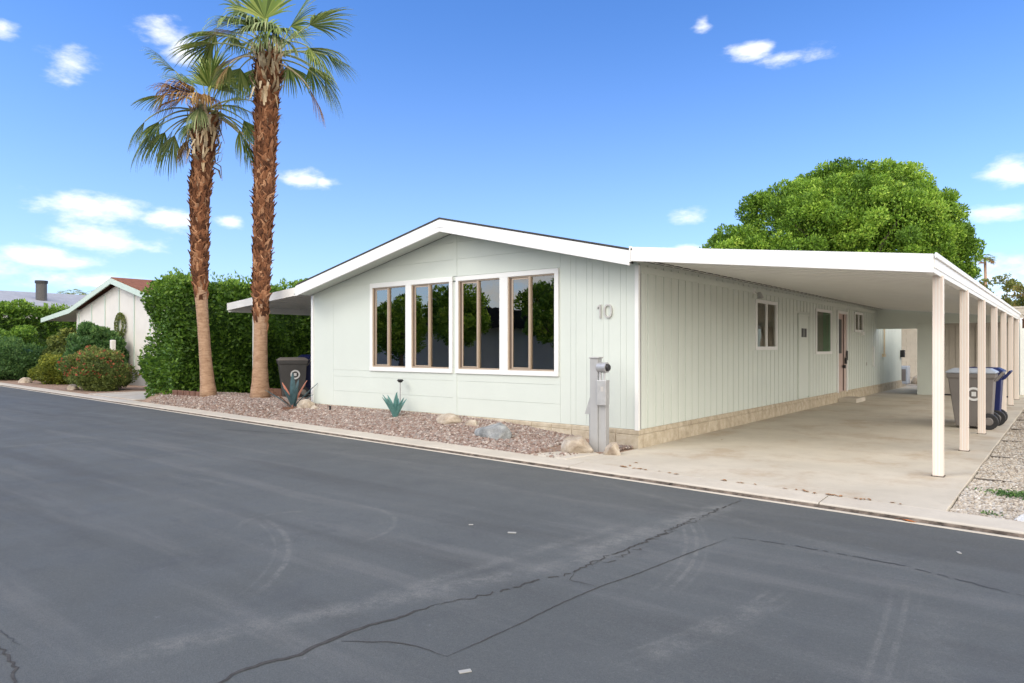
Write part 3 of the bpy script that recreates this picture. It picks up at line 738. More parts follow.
# side windows
for j, (a, b, z0, z1) in enumerate(SIDE):
    f = MB(); x0, x1 = HX1 - .05, HX1 + .022; t_ = .05
    f.box(x0, x1, a - .04, a + t_ - .01, z0 - .04, z1 + .04).box(x0, x1, b - t_ + .01, b + .04, z0 - .04, z1 + .04)
    f.box(x0, x1, a + t_ - .01, b - t_ + .01, z0 - .04, z0 + .03).box(x0, x1, a + t_ - .01, b - t_ + .01, z1 - .03, z1 + .04)
    if j != 1: m_ = (a + b) / 2; f.box(x0 + .01, x1 - .004, m_ - .028, m_ + .028, z0 + .03, z1 - .03)
    w = part(f, 'window', M['white'], bevel=.003, seg=1)
    sub(MB().box(HX1 - .02, HX1 - .014, a + .03, (a + b) / 2, z0 + .02, z1 - .02), 'pane', M['glass_side'], w)
    sub(MB().box(HX1 - .02, HX1 - .014, (a + b) / 2 + .001, b - .03, z0 + .02, z1 - .02), 'pane', M['glass_side'] if j != 1 else M['glass_green'], w)
    cm = M['curtain'] if j == 0 else (paint('green_shade_fabric', (.06, .30, .15), .8) if j == 1 else M['curtain'])
    c0, c1 = (((a + b) / 2, b) if j != 1 else (a, b)); cu = MB(); vs = []; m = 36
    for k in range(m + 1):
        yy_ = c0 + (c1 - c0) * k / m; xx_ = HX1 - .12 + .012 * math.sin(k * 1.6)
        vs += [(xx_, yy_, z0 - .05), (xx_, yy_, z1 + .05)]
    cu.add(vs, [(2 * k, 2 * k + 1, 2 * k + 3, 2 * k + 2) for k in range(m)])
    sub(cu, 'curtain', cm, w)
# utility closet door with a dark vent
d = part(MB().box(HX1 - .012, HX1 + .010, 17.09, 17.87, .33, 2.27).box(HX1 - .012, HX1 + .026, 17.04, 17.09, .30, 2.32).box(HX1 - .012, HX1 + .026, 17.87, 17.92, .30, 2.32).box(HX1 - .012, HX1 + .026, 17.09, 17.87, 2.27, 2.32), 'closet_door', M['siding'], bevel=.003, seg=1)
sub(MB().box(HX1 + .008, HX1 + .018, 17.30, 17.46, 1.76, 1.97).box(HX1 + .008, HX1 + .018, 17.52, 17.68, 1.76, 1.97), 'vent', M['black'], d)
# entry door
d = part(MB().box(HX1 - .012, HX1 + .004, 20.62, 21.55, .28, 2.46), 'door', M['pinkdoor'])
sub(MB().box(HX1 - .014, HX1 + .04, 20.55, 20.62, .26, 2.53).box(HX1 - .014, HX1 + .04, 21.55, 21.62, .26, 2.53).box(HX1 - .014, HX1 + .04, 20.62, 21.55, 2.46, 2.53), 'door_frame', M['white'], d)
sub(MB().box(HX1 + .0, HX1 + .010, 20.75, 21.05, 1.35, 2.3), 'door_glass', M['black'], d)
sub(MB().box(HX1 + .004, HX1 + .03, 21.20, 21.24, .30, 2.44), 'screen_edge', M['dark_alu'], d)
sub(MB().box(HX1 + .03, HX1 + .07, 21.32, 21.42, 1.05, 1.22), 'lock', M['black'], d)
sub(MB().cyl((HX1 + .03, 21.1, .98), (HX1 + .10, 21.1, .98), .05, n=12), 'handle', M['black'], d)
sub(MB().box(HX1 + .03, HX1 + .05, 21.50, 21.60, 1.15, 1.42), 'keypad', M['black'], d)
part(MB().box(HX1 + .04, HX1 + .5, 20.55, 21.6, .0, .12), 'door_step', M['kerb'], bevel=.01)
# bell box, socket, thermometer, conduit on the side wall
part(MB().box(HX1 + .0, HX1 + .02, 24.1, 24.18, .95, 1.05), 'wall_socket', M['number'])
part(MB().cyl((HX1 + .05, 26.6, 1.25), (HX1 + .05, 26.6, 2.75), .025, n=10).box(HX1, HX1 + .08, 26.5, 26.75, 1.2, 1.3), 'conduit', M['cream_pipe'])
part(MB().box(HX1, HX1 + .05, 25.0, 25.12, .9, 1.55), 'wall_panel', M['white'])
part(MB().box(HX1, HX1 + .14, 29.75, 29.95, 1.15, 1.42), 'meter_box', M['black'], bevel=.01)
# wall lamp near the first side window
lampo = part(MB().box(HX1, HX1 + .04, 13.98, 14.10, 2.60, 2.70).cyl((HX1 + .04, 14.04, 2.64), (HX1 + .14, 14.04, 2.58), .016, n=8), 'wall_lamp', M['white'])
sub(MB().cyl((HX1 + .13, 14.04, 2.62), (HX1 + .16, 14.04, 2.50), .035, .06, n=14), 'lamp_shade', M['grey_metal'], lampo)
part(MB().box(HX1, HX1 + .07, 23.35, 23.55, 1.90, 2.0), 'window_sill', M['white'])
# roof, barge boards and shingles
YF = 8.80; RT = .0
def gable(x): return 3.765 - (x - -8.66) * .232 if x > -8.66 else 3.765 - (-8.66 - x) * .2165
KX = -12.45; EX, EZ = -15.85, 2.555
rf = MB()
rf.prism_y([(-8.66, 3.765), (-4.80, gable(-4.80)), (-4.80, gable(-4.80) - .10), (-8.66, 3.66), (-12.97, gable(-12.97) - .10), (-12.97, gable(-12.97))], YF + .03, HY1 + .4)
part(rf, 'roof', M['shingle'])
sh = MB().prism_y([(-8.66, 3.80), (-4.84, gable(-4.84) + .032), (-4.84, gable(-4.84) + .008), (-8.66, 3.773), (-12.9, gable(-12.9) + .008), (-12.975, gable(-12.975) + .012), (-12.9, gable(-12.9) + .034)], YF - .025, HY1 + .42)
part(sh, 'shingles', M['shingle'])
FH = .215
def kink(x):
    return gable(x) if x > KX else gable(KX) + (x - KX) * ((gable(KX) - EZ) / (KX - EX))
part(MB().prism_y([(-8.66, 3.765), (-4.89, gable(-4.89)), (-4.89, gable(-4.89) - FH), (-8.66, 3.765 - FH)], YF - .02, YF + .018), 'barge_board', M['fascia'], bevel=.004)
part(MB().prism_y([(-8.664, 3.765), (-8.664, 3.765 - FH), (-12.98, gable(-12.98) - FH), (-12.98, gable(-12.98))], YF - .02, YF + .018), 'barge_board', M['fascia'], bevel=.004)
part(MB().prism_y([(-8.78, 3.735), (-8.78, 3.62), (-8.54, 3.62), (-8.54, 3.735)], YF - .026, YF - .02), 'barge_joint', M['white'])
part(MB().prism_y([(-8.66, 3.645), (-4.92, gable(-4.92) - .125), (-4.92, gable(-4.92) - .145), (-8.66, 3.625), (-13.1, gable(-13.1) - .145), (-13.1, gable(-13.1) - .125)], YF + .02, HY0 + .01), 'soffit', M['siding'])
# house number 10
nm = MB(); ny0, ny1 = HY0 - .028, HY0 - .004
zc = 2.065; zh = .105
nm.box(-5.655, -5.632, ny0, ny1, zc - zh, zc + zh).add([(-5.655, ny0, zc + zh), (-5.655, ny1, zc + zh), (-5.70, ny0, zc + zh - .045), (-5.70, ny1, zc + zh - .045), (-5.695, ny0, zc + zh - .065), (-5.695, ny1, zc + zh - .065), (-5.655, ny0, zc + zh - .03), (-5.655, ny1, zc + zh - .03)], [(0, 2, 4, 6), (1, 7, 5, 3), (0, 1, 3, 2), (2, 3, 5, 4), (4, 5, 7, 6)])
part(nm, 'number_one', M['number'])
nm = MB(); m = 28; vs = []
cx, rx, wd = -5.505, .072, .022
for i in range(m):
    a = 2 * math.pi * i / m; c, s = math.cos(a), math.sin(a)
    sx_ = math.copysign(abs(c) ** .85, c); sz_ = math.copysign(abs(s) ** .85, s)
    for k_ in (1.0, None):
        rr, zz_ = (rx, zh) if k_ else (rx - wd, zh - wd)
        for y_ in (ny0, ny1): vs.append((cx + rr * sx_, y_, zc + zz_ * sz_))
fs = []
for i in range(m):
    a = i * 4; b = ((i + 1) % m) * 4
    fs += [(a, b, b + 2, a + 2), (a + 1, a + 3, b + 3, b + 1), (a, a + 1, b + 1, b), (a + 2, b + 2, b + 3, a + 3)]
nm.add(vs, fs); part(nm, 'number_zero', M['number'])

# left patio awning
aw = thing('patio_awning', 'white patio awning with sloping roof on left side of the numbered home', 'awning', (-16, 11, 0), world=True)
AY = 10.15; EX, EZ = -18.2, 2.735; ASL = .084
def sl(x): return EZ + (x - EX) * ASL
part(MB().prism_y([(-12.0, sl(-12.0)), (-12.0, sl(-12.0) - .22), (EX, EZ - .195), (EX, EZ)], AY - .019, AY + .02), 'fascia', M['fascia'], aw, bevel=.004)
part(MB().prism_y([(-11.6, sl(-11.6) - .02), (-11.6, sl(-11.6) - .045), (EX + .03, EZ - .045), (EX + .03, EZ - .02)], AY + .021, 23.5), 'roof_pan', M['ceiling'], aw)
am = MB(); y = AY + .25
while y < 23.3: am.prism_y([(-13.06, sl(-13.06) - .047), (-13.06, sl(-13.06) - .085), (EX + .12, sl(EX + .12) - .085), (EX + .12, sl(EX + .12) - .047)], y, y + .035); y += .2
part(am, 'roof_rib', M['ceiling'], aw)
part(MB().box(EX + .0, EX + .10, AY + .021, 23.5, EZ - .24, EZ - .05), 'beam', M['ceiling'], aw)
for y in (10.9, 14.5, 18.5, 22.0): part(MB().box(EX + .005, EX + .085, y, y + .08, .05, EZ - .241), 'post', M['white'], aw)

# ================================================================== CARPORT
cp = thing('carport', 'white attached carport with flat sloping roof and seven cream posts over the driveway', 'carport', (-3, 17, 0), world=True)
CX0, CX1, CY1 = -4.86, -1.155, 25.5
ct0, ct1 = 2.935, 2.525; cb0, cb1 = 2.735, 2.32
def ct(x): return ct0 + (x - CX0) * (ct1 - ct0) / (CX1 - CX0)
part(MB().prism_y([(CX0, ct0), (CX1, ct1), (CX1, cb1), (CX0, cb0)], YF - .024, YF + .012), 'front_fascia', M['fascia'], cp, bevel=.004)
part(MB().box(CX0 - .025, CX0 - .003, YF - .03, YF + .014, cb0 - .01, ct0 + .01), 'fascia_joint', M['white'], cp)
part(MB().prism_y([(-4.98, 2.80), (CX1 - .02, cb1 + .10), (CX1 - .02, cb1 + .12), (-4.98, 2.83)], YF + .014, CY1), 'ceiling', M['ceiling'], cp)
cr = MB(); y = YF + .32                                   # pan seams running down the slope
while y < CY1: cr.prism_y([(-4.97, 2.797), (CX1 - .03, cb1 + .097), (CX1 - .03, cb1 + .09), (-4.97, 2.79)], y, y + .012); y += .305
part(cr, 'ceiling_seam', M['ceiling'], cp)
part(MB().prism_y([(-4.98, 2.90), (CX1 - .02, ct1 - .03), (CX1 - .02, ct1 - .05), (-4.98, 2.87)], YF + .014, CY1), 'roof_sheet', M['white'], cp)
# side gutter fascia, two steps
part(MB().box(CX1 - .015, CX1 + .012, YF + .013, CY1, cb1 + .055, ct1), 'side_fascia', M['fascia'], cp, bevel=.004)
part(MB().box(CX1 + .0125, CX1 + .035, YF - .02, CY1, ct1 - .045, ct1 + .012), 'gutter_lip', M['fascia'], cp, bevel=.004)
part(MB().box(CX1 - .10, CX1 - .017, YF + .013, CY1, cb1 + .02, cb1 + .095), 'beam', M['white'], cp)
part(MB().box(CX1 - .016, CX1 + .004, YF + .013, CY1, cb1, cb1 + .054), 'side_trim', M['ceiling'], cp)
post0 = None
for i in range(7):
    y = 9.36 + 2.56 * i; x0 = -1.243; x1 = -1.136
    if post0 is None:
        post0 = part(MB().box(x0, x1, y, y + .115, .012, cb1 + .019), 'post', M['post'], cp, bevel=.006); 
        foot = sub(MB().box(x0 - .012, x1 + .012, y - .012, y + .127, .0125, .022), 'base_plate', M['seam'], post0)
        # shallow grooves pressed in the faces
        gr = sub(MB().box(x0 + .035, x0 + .041, y - .0015, y + .01, .03, cb1).box(x1 - .041, x1 - .035, y - .0015, y + .01, .03, cb1), 'pressed_line', M['fascia'], post0)
    else:
        p = post0.copy(); COL.objects.link(p); p.parent = cp; p.location = post0.location + Vector((0, 2.56 * i, 0))
        for ch in post0.children: c = ch.copy(); COL.objects.link(c); c.parent = p

# storage room at the end of the carport
shd = thing('storage_shed', 'tan storage shed with pale header across back end of the carport', 'shed', (-3, 26, 0), world=True)
part(MB().prism_y([(-4.985, 2.12), (-3.80, 2.12), (-3.80, 2.28), (CX1 - .06, 2.28), (CX1 - .06, 2.42), (-4.985, 2.798)], 25.52, 25.62), 'header', M['siding'], shd)
part(MB().box(-3.80, -3.14, 25.50, 25.60, .012, 2.278), 'wall_panel', M['siding'], shd, bevel=.004)
part(MB().box(-3.80, -3.70, 25.625, 29, .012, 2.3), 'side_wall', M['siding'], shd)
dm = MB(); x = -3.12
while x < -1.32: dm.box(x + .006, min(x + .17, -1.3) - .006, 25.64, 25.68, .06, 2.2); x += .17
dm.box(-3.12, -1.3, 25.662, 25.72, .05, 2.25)
part(dm, 'wall', M['shed'], shd)
part(MB().box(-2.24, -2.20, 25.60, 25.64, .06, 2.2).box(-3.13, -1.3, 25.60, 25.64, 2.2, 2.27).box(-1.30, -1.24, 25.60, 25.7, .012, 2.277), 'trim', M['shed'], shd)
part(MB().box(-3.12, -1.31, 25.61, 25.66, .013, .055), 'door_gap', M['black'], shd)
part(MB().box(-1.30, -1.24, 25.705, 29, .012, 2.3), 'side_wall', M['siding'], shd)
part(MB().box(-3.80, -1.24, 25.73, 29, 2.301, 2.36), 'roof', M['white'], shd)

# ================================================================== UTILITY PEDESTAL
pd = thing('utility_pedestal', 'grey steel electric meter pedestal with round meter beside the driveway corner', 'utility pedestal', (-5.36, 8.66, .02), R(8)); pd.scale = (.84, .9, 1)
part(MB().box(-.085, .06, -.075, .095, -.03, 1.33).box(-.10, .085, -.09, .11, 1.33, 1.35), 'cabinet', M['light_grey'], pd, bevel=.006)
part(MB().box(.061, .20, -.05, .09, -.03, .86), 'lower_cabinet', M['light_grey'], pd, bevel=.005)
part(MB().add([(-.086, -.06, .52), (-.19, -.06, .52), (-.086, -.06, .78), (-.086, .08, .52), (-.19, .08, .52), (-.086, .08, .78)], [(0, 1, 2), (3, 5, 4), (0, 3, 4, 1), (1, 4, 5, 2), (0, 2, 5, 3)]).box(-.125, -.086, -.02, .05, -.03, .52), 'side_wing', M['grey_metal'], pd)
bx_ = part(MB().box(.062, .235, -.13, .03, .66, 1.02), 'breaker_box', M['grey_metal'], pd, bevel=.008)
part(MB().box(.14, .19, -.136, -.131, .86, .93), 'breaker_label', M['number'], pd)
mt = part(MB().cyl((.06, -.03, 1.20), (.235, -.07, 1.20), .075, n=24), 'meter', M['grey_metal'], pd, smooth=False)
sub(MB().cyl((.235, -.07, 1.20), (.275, -.079, 1.20), .055, .045, n=20), 'meter_glass', M['black'], mt)
part(MB().cyl((.10, -.06, 1.01), (.10, -.05, 1.14), .022, n=10).cyl((.17, -.06, 1.01), (.17, -.05, 1.14), .022, n=10), 'conduit', M['grey_metal'], pd)

# ================================================================== ROCKS
def rock(loc, r, mat, label, seed, group='boulders in the gravel bed', rz=0):
    rg_ = random.Random(seed); bm = bmesh.new(); bmesh.ops.create_icosphere(bm, subdivisions=4, radius=1)
    from mathutils import noise as mn
    pl = [(Vector((rg_.gauss(0, 1), rg_.gauss(0, 1), rg_.gauss(0, 1))).normalized(), rg_.uniform(.62, .9)) for _ in range(12)]
    for v in bm.verts:
        p = v.co.copy(); q = p.copy()
        for nn, dd in pl:
            e = q.dot(nn) - dd
            if e > 0: q -= nn * e * .85
        q *= 1 + .10 * mn.noise(p * 2 + Vector((seed, 0, 0))) + .04 * mn.noise(p * 7)
        v.co = Vector((q.x * r[0], q.y * r[1], q.z * r[2] + r[2] * .35))
    me = bpy.data.meshes.new('rock'); bm.to_mesh(me); bm.free(); me.materials.append(mat)
    for p in me.polygons: p.use_smooth = True
    o = bpy.data.objects.new('rock', me); COL.objects.link(o); o.location = loc; o.rotation_euler = (0, 0, rz); return tag(o, label, 'rock', group)
rock((-12.85, 8.98, .17), (.27, .18, .17), M['rock_tan'], 'pale tan rock against left front corner of the numbered home', 1)
rock((-12.5, 8.92, .17), (.12, .10, .09), M['rock_tan'], 'small tan stone just right of the rock at left front corner', 11)
rock((-8.55, 8.92, .14), (.33, .2, .15), M['rock_tan'], 'flat tan boulder in gravel below the home, left of grey boulder', 2, rz=-.2)
rock((-7.98, 8.88, .12), (.17, .13, .12), M['rock_tan'], 'small tan boulder between flat tan boulder and large grey boulder', 3)
rock((-7.15, 8.45, .07), (.40, .22, .19), M['rock_grey'], 'large grey boulder in the gravel under the right front window', 4, rz=-.25)
rock((-5.50, 8.36, .02), (.27, .19, .19), M['rock_tan'], 'tan boulder leaning against base of the meter pedestal', 5)
rock((-5.0, 8.50, .01), (.15, .12, .13), M['rock_tan'], 'small upright tan stone right of the meter pedestal', 6)
rock((-.26, 7.5, -.02), (.13, .10, .07), M['rock_white'], 'white rock at kerb edge in pale gravel right of driveway', 7)
rock((-27.6, 9.6, .0), (.24, .2, .18), M['rock_tan'], 'tan rock at left foot of the red flowering bush', 8, 'rocks in the neighbouring garden')
rock((-34.6, 10.2, .0), (.32, .25, .2), M['rock_tan'], 'tan rock at left end of the yellow-green low shrub', 9, 'rocks in the neighbouring garden')

# ================================================================== METAL AGAVES
def agave(loc, leavesd, base, label):
    t = thing('agave_sculpture', label, 'garden ornament', loc)
    for az_, tilt, ln, wd_, m in leavesd:
        d = Vector((math.cos(az_) * math.sin(tilt), math.sin(az_) * math.sin(tilt), math.cos(tilt)))
        s_ = d.cross(Vector((0, 0, 1))).normalized() if tilt > .05 else Vector((1, 0, 0)); nn = s_.cross(d)
        vs = []; m_ = 7
        for i in range(m_ + 1):
            u = i / m_; w = wd_ * (math.sin(math.pi * (.22 + .78 * u)) ** .8) if i < m_ else .002
            c = d * ln * u + Vector((0, 0, -.05 * u * u * math.sin(tilt)))
            vs += [c - s_ * w + nn * w * .5, c, c + s_ * w + nn * w * .5]
        fs = []
        for i in range(m_): a = i * 3; fs += [(a, a + 1, a + 4, a + 3), (a + 1, a + 2, a + 5, a + 4)]
        o = MB().add(vs, fs).build('leaf', M[m], t); sdm = o.modifiers.new('solid', 'SOLIDIFY'); sdm.thickness = .006
    if base: part(MB().cyl((0, 0, -.02), (0, 0, .03), .23, .21, n=24), 'base_plate', M['rust'], t)
    return t
rd = random.Random(3)
CR = YAW  # direction of the view's right, used only to lay the fan of leaves roughly as seen
agave((-9.85, 8.82, .165), [(rd.uniform(0, .4) + k * .70, rd.uniform(.25, .62), rd.uniform(.44, .56), .052, 'teal') for k in range(9)] + [(1, .08, .52, .045, 'teal')], False, 'teal metal agave sculpture in gravel below the left windows')
agave((-13.25, 8.9, .185), [(YAW, .75, .80, .028, 'slate'), (YAW + .1, .45, .70, .06, 'coral'), (YAW + 2.9, .42, .64, .06, 'coral'), (YAW + 3.1, .95, .76, .026, 'slate'), (YAW - 1.4, .06, .80, .07, 'slate'),
       (YAW + 3.3, .8, .72, .024, 'rust'), (YAW - .2, .95, .6, .024, 'slate'), (YAW + 1.4, .4, .7, .05, 'slate'), (YAW - 2.2, .5, .6, .06, 'slate'), (YAW - .9, .5, .6, .06, 'slate')], True, 'slate and coral metal agave sculpture on rusty plate in front of dark bin')
gl_ = thing('garden_light', 'thin garden light stake with dark flat cap behind the teal agave', 'garden light', (-10.02, 9.10, .20))
part(MB().cyl((0, 0, 0), (0, 0, .66), .012, n=8), 'stake', M['grey_metal'], gl_)
part(MB().cyl((0, 0, .64), (0, 0, .68), .03, .065, n=16).cyl((0, 0, .68), (0, 0, .70), .067, .045, n=16), 'cap', M['black'], gl_)
tag(MB().cyl((-12.0, 8.95, .15), (-12.0, 8.95, .28), .018, n=8).cyl((-12.0, 8.95, .28), (-12.0, 8.95, .30), .028, n=8).build('sprinkler_head', M['black']), 'short dark sprinkler riser in gravel left of teal agave', 'sprinkler')

# ================================================================== WHEELED BINS
def wheeled_bin(loc, rz, body, lid, label, group, prints=0, w=.58, dpt=.72, h=1.02, handle=None):
    """front faces -x, wheels and handle at +x"""
    t = thing('wheeled_bin', label, 'bin', loc, rz, group); handle = handle or body
    b = MB(); bx = .76
    def ring(z, s, xo=0): return [(-dpt / 2 * s + xo, -w / 2 * s, z), (dpt / 2 * s + xo, -w / 2 * s, z), (dpt / 2 * s + xo, w / 2 * s, z), (-dpt / 2 * s + xo, w / 2 * s, z)]
    v = ring(.04, bx, .03) + ring(.10, .78, .03) + ring(h - .10, .98) + ring(h - .08, 1.05) + ring(h, 1.06)
    f = [(3, 2, 1, 0)]
    for k_ in range(4):
        for i in range(4): f.append((4 * k_ + i, 4 * k_ + (i + 1) % 4, 4 * k_ + 4 + (i + 1) % 4, 4 * k_ + 4 + i))
    f.append((16, 17, 18, 19)); b.add(v, f)
    part(b, 'body', body, t, bevel=.035, seg=3)
    l_ = MB(); v = ring(h + .002, 1.1) + ring(h + .03, 1.1) + ring(h + .09, .82)
    f = [(3, 2, 1, 0), (8, 9, 10, 11)]
    for k_ in range(2):
        for i in range(4): f.append((4 * k_ + i, 4 * k_ + (i + 1) % 4, 4 * k_ + 4 + (i + 1) % 4, 4 * k_ + 4 + i))
    l_.add(v, f); part(l_, 'lid', lid, t, bevel=.02)
    part(MB().tube([(dpt * .5, -w * .42, h - .14), (dpt * .5 + .12, -w * .42, h + .02), (dpt * .5 + .12, w * .42, h + .02), (dpt * .5, w * .42, h - .14)], .02, 8), 'handle', handle, t)
    for s in (-1, 1):
        wh = part(MB().cyl((dpt * .38, s * w * .36, .15), (dpt * .38, s * w * .47, .15), .15, n=28), 'wheel', M['black'], t, bevel=.015)
        sub(MB().cyl((dpt * .38, s * w * .471, .15), (dpt * .38, s * w * .50, .15), .075, .06, n=20), 'hub', M['bin_grey'], wh)
    if prints:
        dsk = MB(); cx_, cz_ = (.05, h * .63) ; yo = -w / 2 * .93 - .012
        m_ = 32; vs = []
        for i in range(m_):
            a = 2 * math.pi * i / m_
            for rr in (.125, .085): vs.append((cx_ + rr * math.cos(a), yo - (cz_ + rr * math.sin(a) - .65) * .055, cz_ + rr * math.sin(a)))
        dsk.add(vs, [(2 * i, 2 * ((i + 1) % m_), 2 * ((i + 1) % m_) + 1, 2 * i + 1) for i in range(m_)])
        dsk.add([(cx_ + a_, yo - (cz_ + c_ - .65) * .055 - .001, cz_ + c_) for a_, c_ in ((-.035, -.04), (.035, -.04), (.035, .04), (-.035, .04))], [(0, 1, 2, 3)])
        o = part(dsk, 'round_print', M['bin_print'], t); sm_ = o.modifiers.new('solid', 'SOLIDIFY'); sm_.thickness = .006
        xf = -dpt / 2 * .93 - .008
    return t
wheeled_bin((-1.42, 15.55, .012), 0, M['bin_grey'], M['bin_lid'], 'grey wheeled bin with pale lid between carport posts on the driveway edge', 'wheeled bins on the driveway', 1)
wheeled_bin((-1.36, 16.42, .012), 0, M['bin_blue'], M['bin_blue'], 'navy blue wheeled bin behind the pale-lidded grey bin in the carport', 'wheeled bins on the driveway', 0)
wheeled_bin((-16.55, 11.1, .155), R(62), M['bin_dark'], M['bin_grey'], 'charcoal wheeled bin with brown-grey lid under patio awning by hedge', 'wheeled bins under the awning', 1, h=1.0)
wheeled_bin((-16.72, 11.9, .165), R(62), M['bin_blue'], M['bin_blue'], 'blue wheeled bin partly hidden by the left wall under the patio awning', 'wheeled bins under the awning', 0, h=1.06)

# ================================================================== PALMS
def fan_frond(hub, direction, plen, blen, droop, spread, mat, parent, rng, nseg=30, tipdrop=.5, stemmat=None, fold=.25):
    """costapalmate fan: curved stalk then a fan of strips, drooping"""
    d = Vector(direction).normalized(); pts = []; p = Vector(hub); v = d.copy(); m = 8
    for i in range(m + 1):
        pts.append(p.copy()); p = p + v * (plen / m); v = (v + Vector((0, 0, -droop / m))).normalized()
    end = pts[-1]; side = v.cross(Vector((0, 0, 1)))
    side = side.normalized() if side.length > .05 else Vector((1, 0, 0))
    nrm = side.cross(v).normalized(); V = []; F = []; Tn = []
    for s in range(nseg):
        a = (s / (nseg - 1) - .5) * 2 * spread + rng.uniform(-.03, .03)
        ln = blen * (1 - .28 * abs(a / spread) ** 2) * rng.uniform(.86, 1.08)
        dd = (v * math.cos(a) + side * math.sin(a) + nrm * (-fold * abs(math.sin(a)))).normalized()
        q = end.copy(); w0 = ln * 2 * spread / nseg * .60; o = len(V); steps = 6; vv = dd.copy()
        td = tipdrop * rng.uniform(.8, 2.0)
        for k in range(steps + 1):
            u = k / steps
            w = (w0 * u / .45 if u < .45 else w0 * (1 - (u - .45) / .55) ** .8) * .5 + .003
            ws = vv.cross(nrm); ws = ws.normalized() if ws.length > 1e-3 else side
            V += [q - ws * w + nrm * w * .3, q + ws * w + nrm * w * .3]
            q = q + vv * (ln / steps)
            if u > .3: vv = (vv + Vector((rng.uniform(-.08, .08), rng.uniform(-.08, .08), -td * u)) * (1.6 / steps * 2)).normalized()
        tn = rng.uniform(0, 1)
        for k in range(steps): a_ = o + 2 * k; F.append((a_, a_ + 1, a_ + 3, a_ + 2)); Tn.append(tn)
    o = np_mesh('frond', np.array([tuple(v) for v in V]), np.array(F), mat, parent, np.array(Tn))
    st = MB().tube(pts, [.026 - .012 * i / m for i in range(m + 1)], 5)
    s_ = st.build('stalk', stemmat or mat, None); s_.parent = o
    at = s_.data.attributes.new('tint', 'FLOAT', 'FACE'); at.data.foreach_set('value', np.full(len(s_.data.polygons), .75, dtype=np.float32))
    return o

